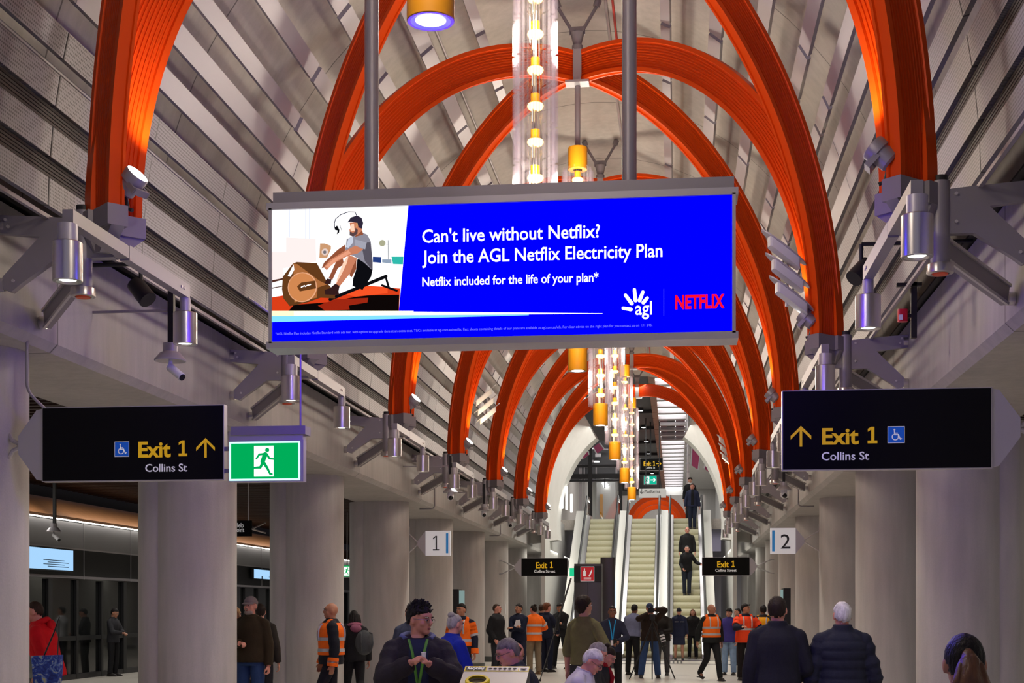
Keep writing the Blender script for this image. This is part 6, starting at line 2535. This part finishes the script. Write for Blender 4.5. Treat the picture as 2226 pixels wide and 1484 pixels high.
Person('person with white hair and glasses in a white shirt, seated and looking down right', 1232, 13.6, 1.74, 82, legs='sit', lean=19, head=(-4, 30), arms=SITARM, skin='pink', hair=('short', 'white'), top=('shirt', (.55, .53, .60)), bottom=('trousers', (.03, .03, .04)), near=True, infl=.028, build=1.06, extras=(('glasses',), ('collar', (.6, .58, .64))))
Person('person with grey hair in a dark quilted jacket, seated behind the white shirt', 1249, 15.2, 1.76, 84, legs='sit', lean=20, head=(0, 20), arms=SITARM, skin='pink', hair=('short', 'lgrey'), top=('jacket', (.02, .02, .025)), puff=.015, quilt=.006, near=True)
Person('person with dark tied hair and a red scarf, seated and looking down right', 1281, 16.2, 1.66, 78, legs='sit', lean=16, head=(0, 28), arms=SITARM, skin='pink', hair=('bun', 'dbrown'), top=('jacket', (.022, .022, .026)), puff=.01, near=True, extras=(('scarf', (.30, .008, .015)),))
Person('person with grey hair and dark glasses, seated and bending far down to the left', 1172, 12.7, 1.84, -66, z=.05, legs='sit', lean=24, head=(0, 14), arms=SITARM, skin='pink', hair=('short', 'grey'), top=('jacket', (.018, .02, .03)), near=True, infl=.03, extras=(('glasses',),))
Person('person with thinning brown hair, seated with bowed head behind the grey-haired one', 1098, 14.6, 1.76, 150, legs='sit', lean=12, head=(0, 30), arms=SITARM, skin='pink', hair=('ring', 'brown'), top=('jacket', (.03, .022, .02)), near=True)
Person('person in a bright blue coat with a grey hair bun, turned away', 972, 15.0, 1.60, 128, lean=6, side=-5, head=(8, 6), arms=FRONT, skin='pink', hair=('bun', 'lgrey'), top=('coat', (.006, .018, .28)), bottom=('trousers', (.05, .045, .06)), hem=.62, infl=.035, near=True)
Person('person in an orange and navy safety jacket behind the blue coat', 1003, 25.0, 1.74, -12, head=(-16, 0), skin='tan', hair=('short', 'black'), top=('jacket', NAVY), bottom=('trousers', NAVY), vest=(M_HIVIS, (1.06,), .98), infl=.03, build=1.08, extras=(('arm_stripes', M_HIVIS, (.12, .32, .52, 1.85), .085), ('arm_stripes', M_SILVER, (.74,), .04)))
Person('person mostly hidden behind the puffer jacket with glasses, only cheek and ear showing', 893, 19.5, 1.69, 10, skin='light', hair=('short', 'brown'), top=('jacket', (.05, .06, .10)))
# --- left side
Person('bald person in an orange safety vest and black puffer, walking left by the columns', 720, 20.0, 1.735, -72, legs='walk', head=(4, 0), arms={'L': ((.27, .0, .84), None), 'R': ((-.25, -.12, .86), None)}, skin='tan', hair=None, top=('jacket', (.012, .013, .02)), bottom=('trousers', (.012, .012, .02)), puff=.022, quilt=.006, vest=(M_HIVIS, (1.04, 1.20), .99), build=1.14, hem=.86, extras=(('arm_stripes', M_HIVIS, (1.72, 1.95), .06), ('arm_stripes', M_SILVER, (1.83,), .03)))
P12 = Person('person with long dark hair and pink hood carrying a grey backpack, turned away', 770, 22.6, 1.62, 205, legs='walk', head=(0, 10), skin='light', hair=('long', 'black'), top=('jacket', BLK), bottom=('trousers', BLK), infl=.03, extras=(('hood', (.30, .10, .16)),))
def backpack(label, loc, col, s=1., rz=0.):
    t = thing('backpack', label, 'bag', loc, rz, None)
    mm = cloth('pack_%02x%02x%02x' % tuple(int(c * 255) for c in col), col)
    m = MB(); m.ell((0, 0, 0), (.15 * s, .10 * s, .20 * s), mm, 16, 12); m.ell((0, .06 * s, -.07 * s), (.12 * s, .06 * s, .10 * s), mm, 14, 10)
    m.build('bag', mm, t, local=True)
    m = MB()
    for sx in (-1, 1):
        m.tube([(sx * .07 * s, -.08 * s, .16 * s), (sx * .09 * s, -.16 * s, .14 * s), (sx * .09 * s, -.2 * s, 0), (sx * .07 * s, -.10 * s, -.15 * s)], .014 * s, mm, 6)
    m.build('strap', mm, t, local=True)
    return t


p = at_d(792, 22.3); backpack('grey backpack hanging on the back of the dark-haired pink-hooded walker', Vector((p.x, p.y, 1.10)), (.06, .065, .07), 1.0, R(25))
Person('person in a grey cap and dark brown jacket standing between the left columns', 545, 18.7, 1.81, -6, head=(-8, 0), arms={'L': ((.26, -.03, .84), None), 'R': ((-.02, -.30, 1.15), (-.9, .2, -.6)), 'curl': 1.0}, skin='pink', hair=('short', 'grey'), top=('jacket', (.028, .018, .008)), bottom=('trousers', (.02, .045, .13)), near=True, infl=.032, build=1.08, hem=.90,
       extras=(('cap', (.17, .14, .15)), ('beard', (.28, .22, .20))))
Person('person with long blonde hair half hidden by the column, beside the grey cap', 510, 18.9, 1.68, 160, skin='light', hair=('long', 'blonde', 1.5), top=('coat', (.012, .013, .022)), hem=.6, near=True)
Person('person with dark brown hair right behind the grey cap', 566, 20.6, 1.72, 190, skin='light', hair=('short', 'dbrown'), top=('jacket', (.03, .025, .02)))
P14 = Person('person in a bright red hooded jacket on the left platform, facing left', 109, 15.6, 1.76, -78, lean=14, head=(-4, 10), arms={'L': ((.20, -.10, .90), None), 'R': ((-.22, -.16, .92), None)}, skin='pink', hair=('buzz', 'brown'), top=('jacket', (.62, .006, .012)), bottom=('trousers', BLK), near=True, infl=.035, build=1.1, extras=(('hood', (.60, .006, .012)),))
# patterned tote bag on the shoulder of the red jacket
M_TOTE = bpy.data.materials.new('tote_pattern'); M_TOTE.use_nodes = True
nt = M_TOTE.node_tree; bs = nt.nodes['Principled BSDF']; bs.inputs['Roughness'].default_value = .7
tc = nt.nodes.new('ShaderNodeTexCoord'); nn = nt.nodes.new('ShaderNodeTexNoise'); nn.inputs['Scale'].default_value = 11; nn.inputs['Distortion'].default_value = 2.2; nn.inputs['Detail'].default_value = 3
rp = nt.nodes.new('ShaderNodeValToRGB'); nt.links.new(tc.outputs['Object'], nn.inputs['Vector']); nt.links.new(nn.outputs['Fac'], rp.inputs[0]); nt.links.new(rp.outputs[0], bs.inputs['Base Color'])
rp.color_ramp.elements[0].position = .34; rp.color_ramp.elements[0].color = (.008, .02, .16, 1)
rp.color_ramp.elements[1].position = .70; rp.color_ramp.elements[1].color = (.55, .48, .10, 1)
e = rp.color_ramp.elements.new(.50); e.color = (.02, .06, .34, 1)
e = rp.color_ramp.elements.new(.60); e.color = (.20, .30, .50, 1)
p = at_d(102, 15.0)
t = thing('tote_bag', 'blue patterned tote bag hanging from the shoulder of the red jacket', 'bag', (p.x, p.y, .78))
m = MB()
prof = [(-.155, .36), (-.14, .20), (-.13, .03), (-.09, 0), (.11, 0), (.14, .04), (.155, .2), (.16, .37)]
m.prism(prof, -.05, .05, M_TOTE, Matrix(((1, 0, 0, 0), (0, 0, 1, 0), (0, 1, 0, 0), (0, 0, 0, 1))))
m.build('bag', M_TOTE, t, local=True, smooth=30)
m = MB(); m.tube([(-.05, .04, .36), (.03, .10, .60), (.05, .2, .78), (.08, .12, .60), (.10, .04, .36)], .014, M_BLACK, 8, flat=.5); m.build('strap', M_BLACK, t, local=True)
# people by the screen doors
Person('person in a white top with dark trousers by the left screen doors, behind the columns', 341, 34.5, 1.70, 95, skin='tan', hair=('short', 'black'), top=('shirt', (.6, .6, .62)), bottom=('trousers', NAVY), arms=HOLD)
Person('person in dark clothes at the left screen doors, looking at a phone', 246, 34.0, 1.66, 80, head=(0, 20), skin='tan', hair=('short', 'black'), top=('jacket', (.03, .03, .035)), bottom=('trousers', BLK), arms=HOLD)
# --- group left of the escalators
Person('person in a black jacket with short ginger hair, facing right by a column', 1080, 33.0, 1.76, 66, head=(14, 0), arms={'L': ((.22, -.08, .90), None), 'R': ((-.22, -.08, .90), None)}, skin='pink', hair=('buzz', 'brown'), top=('jacket', (.014, .013, .013)), hem=.82, infl=.04, build=1.15)
P15 = Person('person in a navy jumper with white collar, arms crossed', 1128, 33.4, 1.76, -16, head=(-20, 0), arms=CROSS, skin='tan', hair=('short', 'black'), top=('jumper', (.010, .013, .032)), bottom=('trousers', (.014, .018, .04)), build=1.02, extras=(('collar', (.6, .6, .62)),))
h = P15.hand_pos('L', .02)
t = thing('paper_sheet', 'folded white paper held in front of the navy jumper', 'paper', h + Vector((.14, -.06, .10)))
m = MB(); m.box((0, 0, 0), (.11, .006, .16), M_WHITE, (0, .3, 0)); m.box((.03, .005, .02), (.09, .006, .14), M_WHITE, (0, -.2, 0)); m.build('sheet', M_WHITE, t, local=True, smooth=0)
P15c = Person('person in an orange shirt with silver stripes and khaki trousers, seen from behind', 1161, 35.0, 1.74, 205, head=(20, 8), arms={'L': ((.24, -.2, 1.0), (.8, .4, -.4)), 'R': ((-.20, -.28, 1.08), (-.9, .3, -.5)), 'curl': .8}, skin='pink', hair=('bun', 'dbrown'), top=('shirt', (0, 0, 0), M_HIVIS), bottom=('wide', (.22, .165, .105)), shoe=mat('shoe_tan', (.22, .12, .05), .6), hem=.83, infl=.028, build=1.02,
       extras=(('arm_stripes', M_SILVER, (.62,), .05),))
for z in (1.00, 1.20):
    P15c.band(z, z + .05, P15c.infl + .012, M_SILVER, 'reflective_stripe')
q = Person('person in navy overalls with curly ginger hair, facing away right', 1189, 36.2, 1.78, 140, head=(-10, 0), arms=FRONT, skin='pink', hair=('curly', 'red'), top=('jacket', (.010, .013, .030)), bottom=('trousers', (.010, .013, .030)))
Person('person with short brown hair, hidden behind the ginger curly one', 1178, 38.5, 1.76, 150, skin='light', hair=('short', 'brown'), top=('jacket', NAVY))
P15e = Person('person in dark clothes with black hair holding a device, before a pale column', 1219, 38.2, 1.80, -20, head=(-10, 18), arms=CROSS, skin='tan', hair=('short', 'black'), top=('jacket', (.018, .018, .02)), bottom=('trousers', (.012, .012, .013)), legs='wide')
a, b = at_d(1174, 31.6), at_d(1241, 33.5)
t = thing('boom_pole', 'long black slanting pole standing on the floor before the group', 'pole', (a.x, a.y, 0))
m = MB(); A_, B_ = Vector((a.x, a.y, .03)), Vector((b.x, b.y, 2.35)); m.tube([A_, A_ + (B_ - A_) * .45, A_ + (B_ - A_) * .46, B_], [.012, .016, .026, .022], M_BLACK, 8); m.build('shaft', M_BLACK, t)
m = MB(); m.cyl((a.x, a.y, 0), (a.x, a.y, .05), .03, .02, M_BLACK, 10); m.build('foot', M_BLACK, t)
m = MB(); c = A_ + (B_ - A_) * .52; m.tube([c - Vector((0, .02, .1)), c + Vector((0.05, .02, .2))], .045, M_BLACK, 8); m.build('grip', M_BLACK, t)
# --- centre
P16 = Person('person in a dark blue-grey jumper with bright blue lanyard, facing the camera', 1331, 26.0, 1.70, 4, head=(2, 2), arms={'L': ((.10, -.28, 1.06), (.9, .2, -.5)), 'R': ((-.26, -.02, .84), None), 'curl': .8}, skin='brown', hair=('buzz', 'black'), top=('jumper', (.028, .032, .06)), bottom=('trousers', BLK), extras=(('lanyard', (.02, .36, .72), 1.10, M_WHITE),))
h = P16.hand_pos('L', .08)
t = thing('phone', 'dark phone in the hand of the person with the blue lanyard', 'phone', h)
m = MB(); m.rbox((0, -.02, .02), (.07, .009, .14), .004, M_BLACK, (.5, 0, 0)); m.build('phone_body', M_BLACK, t, local=True)
Person('person in a pale blue striped shirt, bending forward with back to the camera', 1375, 34.6, 1.76, 158, lean=10, head=(0, 8), arms=FRONT, skin='brown', hair=('short', 'black'), top=('shirt', (.17, .19, .30)), bottom=('trousers', (.014, .014, .016)), hem=.93, infl=.03, build=1.08)
P17 = Person('person in a blue cap, brown jacket and jeans photographing with both arms raised', 1412, 33.0, 1.77, 8, head=(6, 4), arms={'L': ((.10, -.20, 1.60), (.95, .0, .25)), 'R': ((-.06, -.24, 1.50), (-.9, .1, -.5)), 'curl': 1.0}, skin='pink', hair=('short', 'grey'), top=('jacket', (.028, .018, .014)), bottom=('wide', JEANS), legs='wide', infl=.03, build=1.06, extras=(('cap', (.04, .06, .13), True),))
def photo_camera(label, loc, rz, tele=False):
    t = thing('photo_camera', label, 'camera', loc, rz, None)
    m = MB(); m.rbox((0, 0, 0), (.15, .07, .10), .015, M_BLACK); m.box((0, 0, .06), (.06, .06, .04), M_BLACK); m.build('camera_body', M_BLACK, t, local=True)
    m = MB()
    if tele:
        m.cyl((0, -.03, 0), (.10, -.10, -.34), .045, .06, M_BLACK, 14)
        for f0, f1 in ((.25, .36), (.45, .58), (.66, .74)):
            a, b = Vector((0, -.03, 0)), Vector((.10, -.10, -.34))
            m.cyl(a + (b - a) * f0, a + (b - a) * f1, .062, None, M_WHITE, 14)
    else:
        m.cyl((0, -.03, 0), (0, -.14, 0), .045, .05, M_BLACK, 14)
    m.build('lens', M_BLACK, t, local=True)
    return t


h = (P17.hand_pos('L', .05) + P17.hand_pos('R', .05)) / 2
photo_camera('black camera held up to the face under the blue cap', h + Vector((.0, -.03, .01)), 0)
p = at_d(1418, 32.2)
t = thing('tripod', 'black tripod with video camera in front of the blue cap photographer', 'tripod', (p.x, p.y, 0))
for dx, dy in ((-.52, -.1), (0, -.12), (.52, -.05)):
    m = MB(); m.tube([(0, 0, 1.30), (dx * .45, dy * .5, .72), (dx, dy, .02)], [.022, .018, .013], M_BLACK, 8); m.build('leg', M_BLACK, t, local=True)
m = MB(); m.cyl((0, 0, .75), (0, 0, 1.38), .02, None, M_BLACK, 10); m.build('centre_column', M_BLACK, t, local=True)
m = MB(); m.box((0, 0, 1.44), (.12, .22, .12), M_BLACK); m.cyl((0, -.1, 1.44), (0, -.22, 1.44), .045, .055, M_BLACK, 12); m.build('video_camera', M_BLACK, t, local=True)
m = MB(); m.tube([(.02, .1, 1.38), (.12, .25, 1.25)], .012, M_BLACK, 6); m.build('pan_handle', M_BLACK, t, local=True)
P18 = Person('person in a dark jacket half hidden behind the photographer, holding a long lens', 1440, 34.5, 1.70, -6, head=(20, 14), arms=HOLD, skin='pink', hair=('short', 'brown'), top=('jacket', (.022, .02, .018)), bottom=('trousers', (.06, .06, .065)), build=1.08)
h = (P18.hand_pos('L', .08) + P18.hand_pos('R', .08)) / 2; photo_camera('camera with a long white-banded lens pointing down beside the jeans', h + Vector((0, -.05, .02)), 0, True)
Person('person in a navy coat and skirt with black beanie, bare legs, at the escalator foot', 1476, 44.2, 1.66, 4, head=(0, 12), skin='light', hair=('short', 'dbrown'), top=('coat', (.014, .018, .045)), bottom=('skirt', (.018, .022, .05)), hem=.80, infl=.03, extras=(('cap', (.012, .012, .02), False, True), ('chest_band', 1.28, mat('cream_tape', (.7, .68, .6), .5))))
Person('person in a black coat with long auburn hair at the escalator foot', 1506, 45.4, 1.62, -4, skin='light', hair=('long', 'red'), top=('coat', (.012, .011, .012)), hem=.80, infl=.035)
# --- right of the escalators
Person('bald person in an orange safety vest striding towards the camera, head turned right', 1546, 32.0, 1.75, 24, legs='walk', head=(42, 0), arms={'L': ((.30, .08, .86), None), 'R': ((-.30, .10, .88), (-.6, .9, -.2))}, skin='tan', hair=None, top=('jacket', (.014, .016, .016)), bottom=('trousers', (.014, .013, .013)), vest=(M_HIVIS, (1.03, 1.18), .98), infl=.035, build=1.06)
Person('person in a purple-blue puffer jacket and pale jeans', 1585, 34.6, 1.65, -14, head=(-12, 4), arms={'L': ((.22, -.08, .88), None), 'R': ((-.22, -.10, .88), None)}, skin='light', hair=('floppy', 'black'), top=('jacket', (.045, .035, .20)), bottom=('wide', PALEJ), hem=.86, infl=.03, puff=.008)
Person('person in a red-orange safety vest with sunglasses on the head, arm stretched left', 1620, 32.0, 1.76, 18, head=(44, 0), arms={'L': ((.16, -.28, 1.14), (.9, .2, -.5)), 'R': ((-.22, -.42, 1.22), (-.7, .3, -.8)), 'curl': .5}, skin='tan', hair=('short', 'black'), top=('jacket', NAVY), bottom=('trousers', (.016, .012, .012)), vest=(M_HIRED, (1.14,), .86), infl=.035, build=1.1, extras=(('shades_up',), ('arm_stripes', M_HIRED, (.2, .5), .11)))
Person('person with dark hair looking left, hidden behind the red-orange vest', 1603, 40.5, 1.65, -60, skin='light', hair=('short', 'black'), top=('jacket', DJ), bottom=('trousers', (.03, .012, .015)))
Person('person in a yellow-orange safety vest with dark hair, seen from behind', 1659, 33.0, 1.73, 168, head=(18, 0), arms={'L': ((.26, -.10, 1.0), (.9, .4, -.3)), 'R': ((-.26, -.10, 1.0), (-.9, .4, -.3))}, skin='brown', hair=('short', 'black'), top=('jacket', (.02, .018, .02)), bottom=('trousers', BLK), vest=(M_HIYEL, (1.05,), .96), infl=.03)
# --- on the right escalator
def esc(step):
    return YF0 + step * SD + .25, (step + 1) * SR


for (u, stp, lab, kw) in (
        (1500, 23, 'person in black with a white scarf standing at the escalator top', dict(skin='light', hair=('curly', 'dbrown'), top=('jacket', BLK), extras=(('scarf', (.75, .74, .72)),), H=1.68)),
        (1505, 19, 'person in a navy blazer and jeans on the upper escalator steps', dict(skin='pink', hair=('short', 'brown'), top=('jacket', (.022, .026, .06)), bottom=('trousers', (.018, .025, .05)), H=1.76, extras=(('inner', (.01, .01, .012), .9, .06),))),
        (1494, 11, 'bald person in a black jumper, upper one of the two bald riders', dict(skin='pink', hair=None, top=('jumper', (.014, .014, .015)), H=1.77, build=1.1)),
        (1493, 8, 'bald person in black with arm out to the handrail, lower escalator rider', dict(skin='pink', hair=('buzz', 'grey'), top=('jacket', (.012, .012, .014)), bottom=('trousers', (.022, .028, .045)), H=1.76, lean=14, arms={'L': ((.48, -.16, 1.12), (.3, .6, -.7)), 'R': ((-.14, -.25, .98), None), 'curl': .8}))):
    Y, Z = esc(min(stp, NST - 1))
    if stp >= NST:
        Y = YT + .9
        Z = LAND_Z
    d = Y * _c
    for _ in range(3):
        p = at_d(u, d)
        d += (Y - p.y)
    H_ = kw.pop('H')
    Person(lab, u, d, H_, 2, z=Z, legs='together' if stp < NST else 'stand', **kw)
